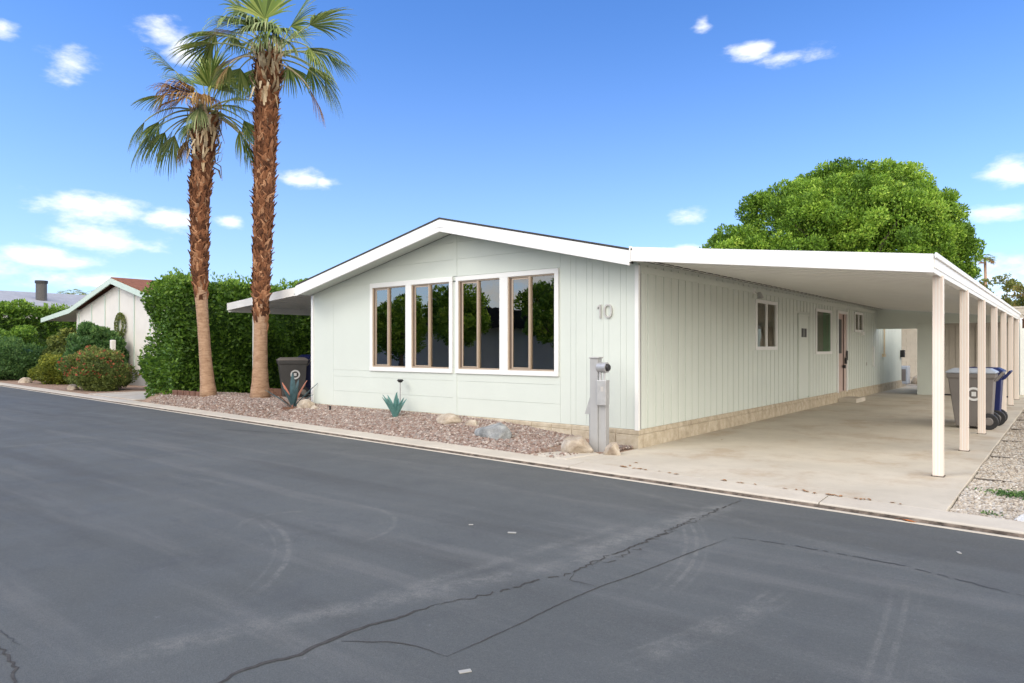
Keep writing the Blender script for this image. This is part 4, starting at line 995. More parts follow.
Rv = Vector((C_, S_, 0)); Fv = Vector((-S_, C_, 0)); Uv = Vector((0, 0, 1))
def palm(base, path, r0, r1, bare_h, label, fronds, seed, skirt):
    """path: list of (height, sideways shift) of the trunk axis"""
    rd = random.Random(seed); t = thing('fan_palm', label, 'palm tree', base, 0, 'tall palms by the hedge')
    H = path[-1][0]
    def axis(z):
        for (za, xa), (zb, xb) in zip(path[:-1], path[1:]):
            if z <= zb: u = (z - za) / (zb - za); return Rv * (xa + (xb - xa) * u) + Uv * z
        return Rv * path[-1][1] + Uv * z
    n = 40; pts = [axis(H * i / n) for i in range(n + 1)]; pts[0] = axis(0) - Uv * .08
    def rad(z): return r1 + .095 * max(0, min(1, (z - 2) / (H - 2))) + (r0 - r1) * math.exp(-z / .5)
    rs = [rad(H * i / n) * (1 + .02 * math.sin(H * i / n * 13)) for i in range(n + 1)]
    part(MB().tube(pts, rs, 24), 'trunk', M['palm_trunk'], t, smooth=True)
    # old leaf bases wrapping the upper trunk
    V = []; F = []; Tn = []; z = bare_h - .6; k = 0
    while z < H - .05:
        cov = max(0, min(1, (z - bare_h + .6) / .9)) ** 1.6
        for j in range(13):
            if rd.random() > cov: continue
            a = k * .83 + j * 2 * math.pi / 13 + rd.uniform(-.2, .2); rr = rad(z) * .97; grow = .55 + .45 * max(0, min(1, (z - 2) / (H - 3)))
            o_ = Vector((math.cos(a), math.sin(a), 0)); tg = Vector((-math.sin(a), math.cos(a), 0))
            zz = z + rd.uniform(-.05, .05); c = axis(zz) + o_ * rr
            w = rd.uniform(.028, .06); ln = rd.uniform(.10, .26); out = rd.uniform(.02, .13) * rd.choice((.6, 1, 1.3)) * grow; lean = rd.uniform(-.14, .14)
            b = len(V)
            V += [c - tg * w - Uv * .06, c + tg * w - Uv * .06, c - tg * w * .75 + Uv * ln * .5 + o_ * (out * .45 + .025), c + tg * w * .75 + Uv * ln * .5 + o_ * (out * .45 + .025),
                  c - tg * w * rd.uniform(.1, .5) + tg * lean + Uv * ln + o_ * out, c + tg * w * rd.uniform(.1, .5) + tg * lean + Uv * ln * rd.uniform(.8, 1.1) + o_ * out, c + Uv * ln * .45 + o_ * (out * .1)]
            F += [(b, b + 1, b + 3, b + 2), (b + 2, b + 3, b + 5, b + 4), (b, b + 2, b + 6, b + 6), (b + 2, b + 4, b + 6, b + 6), (b + 1, b + 6, b + 3, b + 3)]
            tt = rd.uniform(0, 1); Tn += [tt] * 5
        z += .06; k += 1
    F3 = [tuple(f) if f[2] != f[3] else f for f in F]
    me = bpy.data.meshes.new('leaf_base'); me.from_pydata([tuple(v) for v in V], [], [f if f[2] != f[3] else f[:3] for f in F3]); me.update()
    at = me.attributes.new('tint', 'FLOAT', 'FACE'); at.data.foreach_set('value', np.array(Tn, dtype=np.float32)); me.materials.append(M['boot'])
    o = bpy.data.objects.new('leaf_base', me); COL.objects.link(o); o.parent = t; o['kind'] = 'stuff'
    # pale fibres and cut stalks under the crown
    V = []; F = []; Tn = []
    for j in range(int(100 * skirt[1])):
        a = rd.uniform(0, 2 * math.pi); zz = H - skirt[0] * rd.uniform(0, 1) + .2
        o_ = Vector((math.cos(a), math.sin(a), 0)); tg = Vector((-math.sin(a), math.cos(a), 0)); c = axis(min(zz, H)) + Uv * (zz - min(zz, H)) + o_ * rad(H) * .95
        w = rd.uniform(.015, .05); ln = rd.uniform(.25, .6); up = rd.random() < .55; out = rd.uniform(.08, .3)
        e = c + o_ * out + Uv * (ln * (1 if up else -1.0) * .8) + tg * rd.uniform(-.1, .1); mid = c + o_ * out * .8 + Uv * (ln * (.3 if up else -.2))
        b = len(V); V += [c - tg * w, c + tg * w, mid - tg * w, mid + tg * w, e - tg * w * .4, e + tg * w * .4]; F += [(b, b + 1, b + 3, b + 2), (b + 2, b + 3, b + 5, b + 4)]; tt = rd.uniform(0, 1); Tn += [tt, tt]
    o = np_mesh('fibre_skirt', np.array([tuple(v) for v in V]), np.array(F), M['fibre'], t, np.array(Tn))
    hub = axis(H)
    for (r_, u_, f_, pl, bl, dr, sp, m, td) in fronds:
        start = hub + Uv * rd.uniform(-.1, .25) + (Rv * r_ + Fv * f_).normalized() * .1
        fan_frond(start, Rv * r_ + Uv * u_ + Fv * f_, pl * 1.05, bl * 1.22, dr, sp, M[m], t, rd, tipdrop=td, stemmat=M['palm_pale'] if m != 'palm_dead' else M['fibre'])
    return t
G, PL, DD = 'palm_green', 'palm_pale', 'palm_dead'
# right, parting = side, up, away ; petiole, blade, droop, spread, material, tip drop
fr_R = [(-.6, .9, -.3, .5, 1.1, 1.0, .22, 'fibre', 2.2), (-.75, .7, -.3, .4, 1.2, 1.2, .2, 'fibre', 2.4), (.0, 1.0, -.9, .5, 1.0, 1.0, 1.1, PL, 1.8), (.4, 1.0, -.9, .6, 1.0, 1.0, 1.1, PL, 1.7), (-.9, .8, .0, 1.3, .9, .8, 1.2, G, 1.2), (.85, .3, -.4, 1.2, .8, 1.1, .8, G, 1.4), (-.5, .9, .6, 1.1, .95, .6, 1.1, G, .9), (.6, .8, .6, 1.1, .95, .6, 1.1, G, .9), (-.7, .3, .5, 1.1, .9, .9, 1.0, G, 1.2),
        (-.95, .55, -.1, 1.25, .95, .7, 1.2, G, .5), (-.75, .75, .35, 1.2, .95, .5, 1.2, G, .4), (-.45, 1.1, -.2, 1.0, .95, .2, 1.2, G, .35), (0, 1.2, -.25, .8, 1.0, .1, 1.25, G, .3), (.4, 1.1, .1, 1.0, .95, .3, 1.2, G, .4),
        (.7, .8, -.1, 1.2, .95, .5, 1.1, G, .5), (.95, .45, .1, 1.3, .8, .8, 1.1, G, .6), (1.0, .25, -.3, 1.15, .75, .9, .9, G, .8), (.9, .05, .1, 1.25, .95, 1.1, .9, G, 1.0), (1.0, .15, .3, 1.3, .9, 1.2, 1.0, G, 1.1),
        (.9, -.25, -.1, 1.15, .85, 1.0, .45, DD, 1.4), (.25, .8, -.8, .8, 1.0, .9, 1.1, PL, 1.2), (-.15, .9, -.8, .75, 1.0, .9, 1.2, PL, 1.2), (-.35, .7, -.7, .9, .95, .9, 1.1, G, 1.1), (-.3, 1.2, .5, .9, .9, .2, 1.2, G, .3), (.3, 1.1, .6, .9, .9, .3, 1.2, G, .3),
        (-.95, .1, .2, 1.0, .85, 1.0, 1.0, G, .9), (.1, .5, .9, 1.0, .9, .7, 1.0, G, .8), (-.5, .35, .8, 1.1, .9, .8, 1.0, G, .8), (.6, .45, .8, 1.1, .9, .8, 1.0, G, .8), (-.7, .2, -.6, .9, .7, 1.3, .5, DD, 1.3), (.5, .6, -.7, .9, .9, .8, 1.1, G, .9), (.05, 1.0, -.9, .6, .9, .8, 1.2, G, .7)]
palm((-15.73, 9.63, .24), [(0, 0), (2.5, .02), (5.0, .09), (7.0, .16), (8.45, .22)], .26, .158, 2.2, 'taller palm with shaggy brown trunk nearer the numbered home', fr_R, 5, (1.15, 1.0))
fr_L = [(1.0, -.15, -.2, 1.0, 1.05, 1.2, .7, G, 1.6), (.9, -.3, .2, 1.25, 1.0, .9, .6, G, 1.6), (1.0, -.45, 0, 1.3, .8, .8, .35, DD, 1.7), (-1.0, .1, -.2, 1.2, 1.0, 1.1, .8, G, 1.5), (-.9, -.15, .2, 1.0, 1.0, 1.1, .8, G, 1.5), (-.45, .9, -.5, .45, .9, 1.2, .75, DD, 1.9), (-.15, 1.0, -.4, .5, .85, 1.1, .8, DD, 1.9), (.2, 1.0, -.5, .45, .9, 1.2, .7, DD, 1.9), (-.7, .9, -.2, .5, .85, 1.3, .7, DD, 1.7), (.55, .8, -.2, .5, .9, 1.1, .8, G, 1.5), (-.8, .2, -.4, .9, .8, 1.2, .8, G, 1.4), (1.0, .35, .3, 1.0, .8, .9, .8, G, 1.2), (-.55, 1.2, .3, .8, .8, .5, 1.0, G, .9), (.15, .3, -1, .5, .7, 1.2, .6, PL, 1.6),
        (-.55, .95, -.1, 1.1, .8, .35, .9, G, .6), (-.9, .65, .1, 1.1, .75, .75, .8, G, .5), (-1.0, .35, .2, 1.3, .75, 1.0, .7, G, .7), (-.95, .45, -.2, 1.45, .75, 1.5, .6, G, 1.3), (-.95, 0, .1, 1.1, .85, .9, .9, G, 1.0), (-.6, -.1, -.3, .8, .7, 1.1, .8, G, 1.1),
        (-.2, .75, -.6, .6, .75, 1.0, .8, DD, 1.5), (.1, .7, -.6, .6, .75, 1.0, .8, DD, 1.4), (-.35, .8, -.3, .7, .7, .9, .8, DD, 1.4), (.4, .65, -.4, .8, .8, .8, 1.0, G, 1.0), (.8, .5, .1, 1.0, .9, .8, 1.0, G, 1.0), (.9, .05, -.1, 1.05, .9, 1.0, .9, G, 1.1), (.8, -.35, -.1, 1.2, .9, .8, .7, G, 1.3),
        (.9, -.4, .1, 1.25, .8, .8, .4, DD, 1.4), (0, 1.1, .1, .8, .8, .2, 1.1, G, .4), (-.3, 1.0, .5, .9, .8, .3, 1.0, G, .5), (.4, .9, .5, .9, .8, .4, 1.0, G, .5), (-.6, .3, .8, 1.0, .8, .8, .9, G, .9), (.5, .3, .8, 1.0, .8, .8, .9, G, .9), (.2, .95, -.3, .7, .8, .3, 1.0, G, .6), (-.7, -.4, .2, .7, .6, .9, .6, DD, 1.2)]
palm((-17.47, 9.2, .24), [(0, .02), (1.0, -.06), (3.3, -.22), (5.2, -.20), (7.3, -.03)], .22, .142, 2.95, 'shorter palm with curved brown trunk at left by the hedge corner', fr_L, 9, (1.5, 1.3))

# ================================================================== HEDGES, SHRUBS, TREES
def top_tint(P, z0, z1, rng):    # bright highlights along the top are put into the leaf colour
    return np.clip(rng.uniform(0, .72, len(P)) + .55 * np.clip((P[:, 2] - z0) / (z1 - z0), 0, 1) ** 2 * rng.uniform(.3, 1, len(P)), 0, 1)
def hedge(name, x0, x1, y0, y1, h, label, n, size, mat, seed, lump=.23):
    t = thing(name, label, 'hedge', ((x0 + x1) / 2, (y0 + y1) / 2, 0), world=True); rg = np.random.default_rng(seed)
    mx = MB().box(x0 + .5, x1 - .5, y0 + .5, y1 - .5, .0, h - .6); c = part(mx, 'inner_growth', mat, t)
    c.data.attributes.new('tint', 'FLOAT', 'FACE')
    # sample faces of the box by area
    A = [(y1 - y0) * h, (y1 - y0) * h, (x1 - x0) * h, (x1 - x0) * h, (x1 - x0) * (y1 - y0)]; A = np.array(A) / sum(A); f = rg.choice(5, n, p=A)
    u, v, w = rg.uniform(0, 1, n), rg.uniform(0, 1, n), rg.uniform(0, 1, n) ** 1.3 * .55
    P = np.zeros((n, 3)); D = np.zeros((n, 3))
    lx, ly, lz = x1 - x0, y1 - y0, h
    for k_, (nx_, ax) in enumerate(((-1, 0), (1, 0), (-1, 1), (1, 1), (1, 2))):
        m = f == k_
        if ax == 0: P[m] = np.stack([np.full(m.sum(), x0 if nx_ < 0 else x1) - nx_ * w[m], y0 + u[m] * ly, .03 + v[m] * lz], 1)
        if ax == 1: P[m] = np.stack([x0 + u[m] * lx, np.full(m.sum(), y0 if nx_ < 0 else y1) - nx_ * w[m], .03 + v[m] * lz], 1)
        if ax == 2: P[m] = np.stack([x0 + u[m] * lx, y0 + v[m] * ly, h - w[m]], 1)
        D[m, ax] = nx_
    q = P * 1.9; lumpv = np.sin(q[:, 0] + seed) * np.sin(q[:, 1] * 1.1) + np.sin(q[:, 2] * 1.3 + q[:, 1] * .7) * .8 + .5 * np.sin(q[:, 1] * 2.7 + q[:, 2] * 2.1)
    P += D * (lump * lumpv)[:, None]
    # clipped by hand: shoulders rounded, faces leaning a little
    top = np.clip((P[:, 2] - h * .72) / (h * .28), 0, 1.3) ** 2
    P[:, 0] += -np.sign(P[:, 0] - (x0 + x1) / 2) * top * .18 + .10 * np.sin(P[:, 1] * .8 + P[:, 2] * .9)
    P[:, 1] += np.where(P[:, 1] < y0 + .8, top * .30, 0)
    P[:, 2] = np.maximum(P[:, 2], .03)
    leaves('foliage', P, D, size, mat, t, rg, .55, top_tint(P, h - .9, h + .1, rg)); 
    # loose shoots standing up from the top
    sh = []
    for _ in range(int((y1 - y0) * (x1 - x0) * 5) + 12):
        bx, by = rg.uniform(x0, x1), rg.uniform(y0, y1); hh = rg.uniform(.12, .42); m = int(hh * 70)
        z = h + rg.uniform(0, 1, m) * hh - .05; sh.append(np.stack([bx + rg.normal(0, .05, m), by + rg.normal(0, .05, m), z], 1))
    sh = np.concatenate(sh); leaves('shoots', sh, np.tile([0, 0, 1.0], (len(sh), 1)), size * .8, mat, t, rg, .45, rg.uniform(.6, 1, len(sh)))
    return t
hedge('tall_hedge', -20.75, -19.05, 9.0, 24, 3.42, 'tall dark green clipped hedge behind the two palms', 120000, .115, M['hedge'], 4)
hedge('far_hedge', -46.4, -45, 8.5, 22, 3.75, 'bright green hedge at far left below the grey roof', 42000, .19, M['hedge'], 6, .25)

def shrub(name, c, r, n, size, mat, label, seed, cat='shrub', extra=None, group='shrubs in the neighbouring garden', nclump=26):
    t = thing(name, label, cat, (c[0], c[1], 0), 0, group); rg = np.random.default_rng(seed)
    big = [(0, 0, r[2] * .5, r[0] * .8, r[1] * .8, r[2] * .48)]
    cl = surface_clumps(big, nclump, min(r) * .32, rg, .08)
    cl = [q for q in cl] + [(0, 0, r[2] * .42, r[0] * .85, r[1] * .85, r[2] * .45)]
    core('inner_growth', big, mat, t, .62)
    P, D, _ = clump_points(cl, n, rg, .5); m = P[:, 2] > .02; P, D = P[m], D[m]
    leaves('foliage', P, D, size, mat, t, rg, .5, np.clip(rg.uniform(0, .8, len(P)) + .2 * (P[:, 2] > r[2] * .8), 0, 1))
    part(MB().tube([(0, 0, 0), (.05, 0, r[2] * .4)], [.05, .03], 6).tube([(.1, .05, 0), (.3 * r[0], .1, r[2] * .45)], [.035, .02], 6), 'stem', M['bark'], t)
    if extra:
        P, D, _ = clump_points(cl, extra[0], rg, .95); m = P[:, 2] > r[2] * .35; P, D = P[m], D[m]
        leaves('flowers', P, D, extra[1], extra[2], t, rg, .9)['kind'] = 'stuff'
    return t
shrub('flowering_shrub', (-26.7, 10.15), (1.5, 1.1, 1.40), 20000, .085, M['olive'], 'rounded shrub dotted with red flowers in front of neighbouring home', 21, extra=(950, .08, M['redflower']), nclump=40)
shrub('dark_shrub', (-30.3, 11.2), (1.5, 1.1, 2.4), 18000, .13, M['shrub'], 'tall dark green broadleaf shrub beside the neighbouring home wall', 22)
shrub('low_shrub', (-32.7, 10.75), (1.5, .9, 1.1), 12000, .10, M['yellowleaf'], 'low yellow-green shrub with yellow tips near the kerb', 23)
shrub('round_shrub', (-38.6, 11.0), (2.2, 1.6, 1.95), 24000, .10, M['shrub'], 'wide dark rounded shrub at the left edge of the picture', 24, nclump=40)
shrub('loose_shrub', (-36.2, 12.6), (1.7, 1.3, 2.2), 14000, .14, M['olive'], 'loose olive shrub with yellowish leaves under neighbouring eave', 25, extra=(300, .16, M['yellowleaf']))
shrub('young_shrub', (-33.6, 12.4), (1.1, .9, 2.0), 9000, .12, M['shrub'], 'narrow green shrub left of tall dark shrub under eave', 26)
shrub('bright_shrub', (-42.0, 12.0), (1.2, 1.1, 2.7), 9000, .15, M['hedge'], 'upright bright green shrub in front of the far left hedge', 27)
shrub('corner_shrub', (-24.9, 11.6), (1.0, .8, 1.6), 9000, .11, M['hedge'], 'leafy green shrub at right corner of the neighbouring home', 28)

def tree(name, base, ells, trunk_h, nclump, rcl, nleaf, size, mat, label, seed, zmin=None, trunk_r=.3, group=None, coresc=.72, sprout=0):
    t = thing(name, label, 'tree', base, 0, group); rg = np.random.default_rng(seed)
    cl = surface_clumps(ells, nclump, rcl, rg, zmin, .8)
    P, D, idx = clump_points(cl, nleaf, rg, .3)
    n_in = int(nleaf * (.45 if nleaf > 5000 else .02)); inner = [(*e[:3], e[3] * .9, e[4] * .9, e[5] * .9) for e in ells]
    P2, D2, _ = clump_points(inner, n_in, rg, .6); P = np.concatenate([P, P2]); D = np.concatenate([D, D2]); idx = np.concatenate([idx, rg.integers(0, len(cl), n_in)])
    ct_ = rg.uniform(-.28, .30, len(cl)); tt = np.clip(rg.uniform(.1, .75, len(P)) + ct_[idx], 0, 1)
    leaves('crown', P, D, size, mat, t, rg, .5, tt, .6)
    pts = [(0, 0, -.1), (.1, .05, trunk_h * .5), (0, 0, trunk_h)]
    tm = MB().tube(pts, [trunk_r, trunk_r * .8, trunk_r * .65], 12)
    part(tm, 'trunk', M['bark'], t, smooth=True)
    for q in cl[::max(1, len(cl) // 14)]:
        part(MB().tube([(0, 0, trunk_h * .85), (q[0] * .45, q[1] * .45, trunk_h + (q[2] - trunk_h) * .55), q[:3]], [trunk_r * .35, trunk_r * .2, .02], 6), 'limb', M['bark'], t)
    return t
def place(px, py, d):
    r = ray(px); return Vector((r[0] * d, r[1] * d, 1.5 + (348 - py) / 697 * d))
D0 = 37; B = place(855, 348, D0)
def ell(px, py, rpx, rpy, dd=0):
    p = place(px, py, D0 + dd); k_ = (D0 + dd) / 697; return (p.x - B.x, p.y - B.y, p.z, rpx * k_, rpx * k_ * .85, rpy * k_)
tree('ficus_tree', (B.x, B.y, 0), [ell(800, 245, 72, 62), ell(868, 240, 72, 66, -1), ell(918, 250, 48, 58), ell(745, 266, 46, 38), ell(830, 215, 55, 38, 1), ell(890, 212, 55, 40, 1), ell(845, 206, 62, 40, 1), ell(938, 262, 34, 44, 0)],
     4.2, 700, .50, 240000, .15, M['ficus'], 'large round bright green tree rising behind the carport roof', 31, zmin=3.2, trunk_r=.45, coresc=.5)
q = place(1000, 300, 48)
tree('small_tree', (q.x, q.y, 0), [(-.3, 0, 5.3, 1.5, 1.5, .85), (.9, .3, 5.0, 1.0, 1.0, .7), (-1.2, .2, 4.7, .9, .9, .6), (.2, .3, 6.0, .6, .6, .5), (0, 0, 4.2, 1.3, 1.3, .6)], 3.6, 50, .34, 4200, .2, M['autumn'], 'thin tree with yellowing leaves beyond the carport gutter', 33, trunk_r=.13, coresc=0)
q = place(1034, 300, 44)
tree('small_tree', (q.x, q.y, 0), [(0, 0, 4.2, 1.3, 1.3, 1.6)], 2.8, 40, .4, 4200, .2, M['autumn'], 'leafy tree cut off by the right edge of the picture', 34, trunk_r=.13, coresc=0)

def far_palm(base, h, label, seed, n=14, s=1.0, shag=False):
    rd = random.Random(seed); t = thing('distant_palm', label, 'palm tree', base, 0, 'distant palms')
    part(MB().tube([(0, 0, 0), (.1, 0, h * .5), (0, 0, h)], [.28 * s, .2 * s, .2 * s], 8), 'trunk', M['palm_trunk'], t, smooth=True)
    for k_ in range(n):
        a = k_ * 2.4; e = rd.uniform(-.2, 1.1)
        fan_frond((0, 0, h), (math.cos(a), math.sin(a), e), 1.0 * s, .9 * s, .6, 1.1, M['palm_green'] if e > 0 else M['palm_dead'], t, rd, nseg=10, tipdrop=.7)
    return t
q = place(985, 262, 62); far_palm((q.x, q.y, 0), q.z + .25, 'slim distant palm standing left of the thin yellowing tree', 1, 30, .55)
q = place(72, 294, 85); far_palm((q.x, q.y, 0), q.z - .1, 'left one of two tiny distant palms beside the neighbouring gable', 2, 12, 1.0)
q = place(83, 294, 88); far_palm((q.x, q.y, 0), q.z - .1, 'right one of two tiny distant palms beside the neighbouring gable', 3, 12, 1.0)

# weed in the pale gravel
wd = thing('weed', 'small green weed in pale gravel right of the driveway', 'plant', (-.42, 8.75, -.02)); rg2 = np.random.default_rng(5)
P = rg2.normal(0, 1, (500, 3)) * np.array([.13, .07, .015]) + np.array([0, 0, .03]); P[:, 2] = np.abs(P[:, 2])
leaves('leaf_tuft', P, rg2.normal(0, 1, (500, 3)), .03, M['shrub'], wd, rg2, .5)
wd = thing('weed', 'tiny green weed by white rock at the kerb', 'plant', (-.56, 7.6, -.02))
P = rg2.normal(0, 1, (120, 3)) * np.array([.05, .04, .012]) + np.array([0, 0, .02]); P[:, 2] = np.abs(P[:, 2])
leaves('leaf_tuft', P, rg2.normal(0, 1, (120, 3)), .025, M['shrub'], wd, rg2, .5)

# ================================================================== NEIGHBOURING HOME (left)
nb = thing('neighbour_home', 'cream neighbouring home with mint trim and brown shingle roof at left', 'house', (-31, 12.3, 0), world=True)
NX0, NX1, NA, NYF = -35.0, -27.0, -30.6, 12.0
nz_ = lambda x: 4.35 - abs(x - NA) * .235
part(MB().prism_y([(NX0, .2), (NX1, .2), (NX1, nz_(NX1) - .2), (NA, 4.13), (NX0, nz_(NX0) - .2)], 12.3, 30), 'wall', M['nb_wall'], nb)
bt = MB()
for x in (-34.7, -33.3, -31.9, -30.5, -29.1, -27.7): bt.box(x - .03, x + .03, 12.27, 12.299, .2, nz_(x) - .3)
part(bt, 'batten', M['nb_trim'], nb)
part(MB().prism_y([(NA, 4.40), (NX1 + .4 + .0, nz_(NX1 + .4)), (NX1 + .4, nz_(NX1 + .4) - .04), (NA, 4.352), (NX0 - .2, nz_(NX0 - .2) - .04), (NX0 - .2, nz_(NX0 - .2))], NYF + .03, 30.3), 'roof', M['redshingle'], nb)
part(MB().prism_y([(NA, 4.35), (NX1 + .4, nz_(NX1 + .4) - .045), (NX1 + .4, nz_(NX1 + .4) - .26), (NA, 4.13), (NX0, nz_(NX0) - .26), (-38.5, 2.72), (-38.5, 2.92), (NX0, nz_(NX0) - .045)], NYF - .02, NYF + .029), 'fascia', M['nb_trim'], nb)
part(MB().prism_y([(NX0, nz_(NX0) - .08), (-38.45, 2.84), (-38.45, 2.80), (NX0, nz_(NX0) - .14)], NYF + .03, 24), 'awning_roof', M['ceiling'], nb)
w = part(MB().box(-34.5, -33.5, 12.26, 12.30, 1.4, 2.4), 'window', M['white'], nb)
sub(MB().box(-34.42, -33.58, 12.250, 12.258, 1.46, 2.34), 'pane', M['curtain'], w)
part(MB().box(NX0 - .02, NX1 + .02, 12.25, 29.9, .0, .55), 'skirt', M['light_grey'], nb)
wr = thing('wreath', 'green wreath hanging on the cream gable wall', 'wreath', (-30.2, 12.20, 2.42)); rg3 = np.random.default_rng(9)
a_ = rg3.uniform(0, 6.28, 1500); b_ = rg3.uniform(0, 6.28, 1500); rr_ = .36 + .10 * np.cos(b_)
P = np.stack([rr_ * np.cos(a_), .06 * np.sin(b_), rr_ * np.sin(a_) * 1.12], 1)
leaves('foliage', P, np.stack([np.cos(b_) * np.cos(a_), np.sin(b_), np.cos(b_) * np.sin(a_)], 1), .07, M['olive'], wr, rg3, .5)
gp = thing('garden_lamp_post', 'short cream garden post behind the red flowering shrub', 'post', (-27.6, 10.9, 0))
part(MB().box(-.05, .05, -.05, .05, 0, 1.35), 'shaft', M['white'], gp, bevel=.01)
part(MB().box(-.08, .08, -.08, .08, 1.35, 1.80), 'head', M['nb_wall'], gp, bevel=.03)

# far left home with grey roof and dark chimney
fh = thing('far_home', 'distant home with pale grey roof and dark round chimney at far left', 'house', (-54, 18, 0), world=True)
part(MB().prism_y([(-49.2, 4.1), (-54, 5.22), (-58.8, 4.1), (-58.8, 3.95), (-54, 5.06), (-49.2, 3.95)], 3, 34), 'roof', M['greyroof'], fh)
part(MB().prism_y([(-49.8, 0), (-49.8, 4.05), (-54, 5.04), (-58.2, 4.05), (-58.2, 0)], 3.4, 33.6), 'wall', M['nb_wall'], fh)
ch = part(MB().cyl((-51.2, 15.97, 4.1), (-51.2, 15.97, 5.62), .31, n=20), 'chimney', M['bin_dark'], fh)
sub(MB().cyl((-51.2, 15.97, 5.62), (-51.2, 15.97, 5.79), .36, n=20), 'chimney_cap', M['black'], ch)

# brick edging at the hedge foot and under the palms
be = MB()
for k_ in range(5):
    x = -19.0 + k_ * .30; be.box(x, x + .28, 9.0 + k_ * .01, 9.12 + k_ * .01, .1, .36)
tag(be.build('brick_edging', M['brick'], bevel=.01), 'low reddish brick edging beside foot of the shorter palm', 'edging')
be = MB()
for k_ in range(4):
    x = -18.15 + k_ * .36; be.box(x, x + .34, 11.1, 11.24, .05, .36)
tag(be.build('brick_edging', M['brick'], bevel=.01), 'low brick edging against the hedge in the gap between the palms', 'edging')

# ================================================================== BEYOND THE OPENING, RIGHT SIDE
bw = thing('block_wall', 'sunlit beige garden wall seen through the opening behind the carport', 'wall', (-6, 41, 0), world=True)
bm_ = MB(); rd = random.Random(4)
for row in range(17):
    z0 = row * .2
    x = -10 - (.2 if row % 2 else 0)
    while x < 6: bm_.box(x + .006, x + .394, 41 + rd.uniform(0, .01), 41.2, z0, z0 + .194); x += .4
bm_.box(-10.2, 6, 41.03, 41.18, 0, 3.4); part(bm_, 'masonry', M['kerb'], bw)
part(MB().box(-10.2, 6, 40.97, 41.24, 3.4, 3.48), 'coping', M['kerb'], bw)
ab = thing('cooler_unit', 'pale boxy cooling unit on ground behind the carport opening', 'cooling unit', (-5.6, 33.2, 0))
part(MB().box(-.35, .35, -.3, .3, .0, .75), 'casing', M['bin_lid'], ab, bevel=.03)
part(MB().box(-.28, .28, -.305, -.301, .12, .62), 'grille', M['bin_grey'], ab)
tag(rock((-4.9, 33.6, 0), (.35, .3, .28), M['rock_tan'], 'brown rock on ground beyond the carport opening', 17, None), None, None)
gt = thing('side_gate', 'pale blue side gate with white posts beyond the last carport post', 'gate', (0, 27.4, 0), world=True)
part(MB().box(-1.22, -1.08, 27.3, 27.44, 0, 2.45), 'post', M['white'], gt); part(MB().box(.35, .49, 27.3, 27.44, 0, 2.45), 'post', M['white'], gt)
gm = MB(); x = -1.06
while x < .33: gm.box(x, min(x + .13, .34), 27.35, 27.38, .08, 2.25); x += .14
gm.box(-1.07, .345, 27.385, 27.41, .3, .4).box(-1.07, .345, 27.385, 27.41, 1.9, 2.0)
part(gm, 'panel', M['gate'], gt)
nr = thing('right_home', 'white neighbouring wall at far right beyond the pale gravel', 'house', (5, 28, 0), world=True)
part(MB().box(1.7, 9, 27.5, 40, 0, 2.5), 'wall', M['nb_wall'], nr); part(MB().box(1.4, 9.4, 27.1, 40.4, 2.5, 2.65), 'roof', M['white'], nr)
hl = thing('hanging_lantern', 'small brown lantern hanging at far end of the carport gutter', 'lantern', (-.98, 25.3, 2.08))
part(MB().cyl((0, 0, 0), (0, 0, .24), .10, .10, n=8), 'body', M['brick'], hl); part(MB().cyl((0, 0, .24), (0, 0, .34), .13, .02, n=8), 'cap', M['rust'], hl)
part(MB().cyl((0, 0, .33), (-.10, 0, .40), .01, n=6), 'hook', M['black'], hl)
ec = MB()
for y0 in np.arange(9.6, 24, 2.1): ec.box(-.86, .9, y0, y0 + .035, -.02, .0)
struct(ec.build('gravel_divider', M['seam']))

# ================================================================== LITTER
rd = random.Random(12)
def leaf_litter(x, y, z, s, mat, label, grp):
    a = rd.uniform(0, 6.28); c, si = math.cos(a), math.sin(a); pts = [(-1, 0, .0), (-.3, .42, .12), (.5, .36, .2), (1.1, 0, .1), (.5, -.36, .15), (-.3, -.42, .05)]
    o = MB().add([((p[0] * c - p[1] * si) * s, (p[0] * si + p[1] * c) * s, p[2] * s + .004) for p in pts] + [(0, 0, .003)], [(6, i, (i + 1) % 6) for i in range(6)]).build('fallen_leaf', mat)
    o.location = (x, y, z); return tag(o, label, 'leaf', grp)
for k_ in range(46):
    u = rd.uniform(0, 1); x = -4.7 + u * 3.5; y = ki(x) + .01 + rd.gauss(0, .012)
    if not (.05 < u < .2 or .28 < u < .36 or .45 < u < .62 or .66 < u < .9 or rd.random() < .12): continue
    leaf_litter(x, y, .014, rd.uniform(.02, .045), M['leafdry'], 'dry brown leaf bit in the joint between driveway and kerb', 'dry leaf bits along the driveway joint')
for px, py, lb in ((722, 440, 'dry brown leaf in the middle of the driveway near the block skirt'), (893, 503, 'dry brown leaf on driveway in front of first carport post'), (636, 463, 'dry brown leaf on driveway corner below the meter pedestal'), (630, 466, 'second dry leaf on driveway corner, nearer the kerb')):
    x, y, _ = ground(px, py, .012); leaf_litter(x, y, .013, .035, M['leafdry'], lb, 'dry leaves on the driveway')
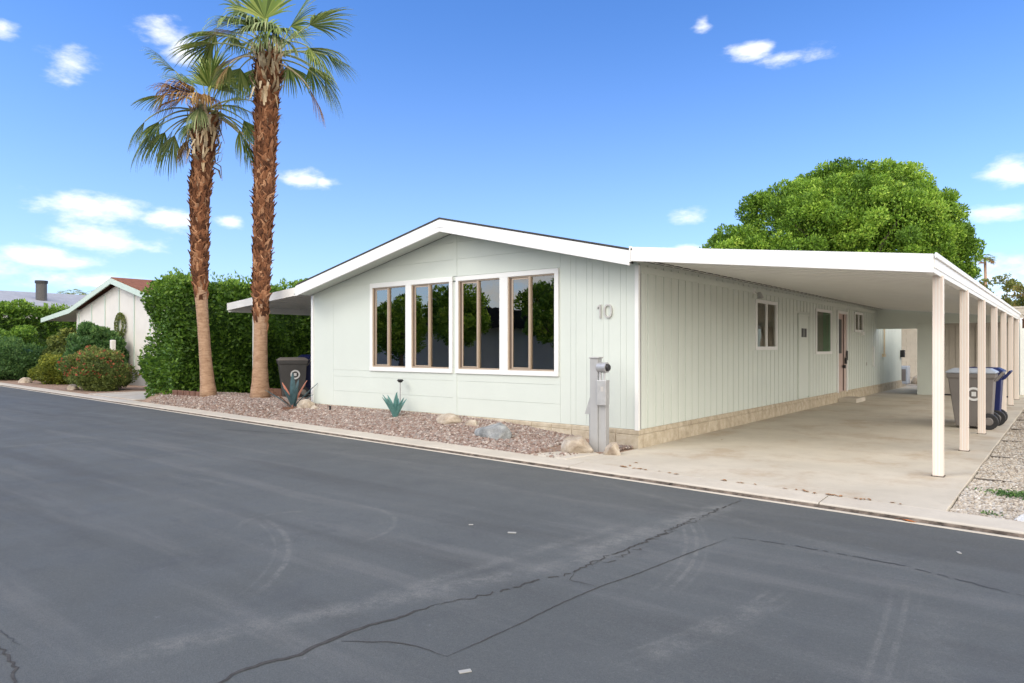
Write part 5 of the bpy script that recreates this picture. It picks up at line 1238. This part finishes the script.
for px, py, lb in ((900, 519, 'left one of three orange leaves in the gutter'), (910, 521.5, 'right one of three orange leaves in the gutter'), (905, 520, 'middle one of three orange leaves in the gutter')):
    x, y, _ = ground(px, py, -.04); leaf_litter(x, y, -.042, .055, M['leaforange'], lb, 'orange leaves in the gutter')
def scrap(px, py, s, label):
    x, y, _ = ground(px, py, -.05); o = MB().box(-s, s, -s * .45, s * .45, 0, .004).build('paper_scrap', M['paper']); o.location = (x, y, -.048); o.rotation_euler = (0, 0, rd.uniform(0, 3)); tag(o, label, 'litter')
scrap(512, 533, .035, 'pale scrap on asphalt below the large grey boulder'); 
scrap(959, 553, .025, 'tiny white scrap on asphalt near the right edge'); scrap(465, 672, .03, 'white scrap on asphalt just below the crack junction')
scrap(471, 525, .02, 'small pale scrap on asphalt left of a larger one')

# ================================================================== ACROSS THE ROAD (seen only as reflections)
oh = thing('opposite_home', 'white home across the road behind the viewer', 'house', (-24, -12, 0), world=True)
part(MB().box(-36, -17, -20, -11.5, -.1, 2.7), 'wall', M['nb_wall'], oh)
part(MB().prism_y([(-37, 2.6), (-16, 2.6), (-16, 2.75), (-26.5, 3.9), (-37, 2.75)], -20.4, -11.0), 'roof', M['shingle'], oh)
part(MB().box(-16.6, -10, -18, -11.2, 2.45, 2.65).box(-10.2, -10.05, -11.5, -11.35, -.1, 2.45).box(-13.2, -13.05, -11.5, -11.35, -.1, 2.45), 'carport', M['ceiling'], oh)
for i_, (x_, y_, h_, lb) in enumerate(((-19.0, -8.5, 3.9, 'rounded tree across the road nearest the viewer'), (-24.6, -7.8, 4.0, 'middle rounded tree across the road'), (-29.5, -8.2, 3.4, 'rounded tree across the road farthest from the viewer'))):
    tree('street_tree', (x_, y_, 0), [(0, 0, h_ - 1.0, 1.5, 1.5, 1.3), (.7, .2, h_, 1.0, 1.0, .9), (-.8, .2, h_ - .4, .9, .9, .9)], 2.0, 70, .4, 9000, .17, M['ficus'], lb, 41 + i_, trunk_r=.15, group='trees across the road')
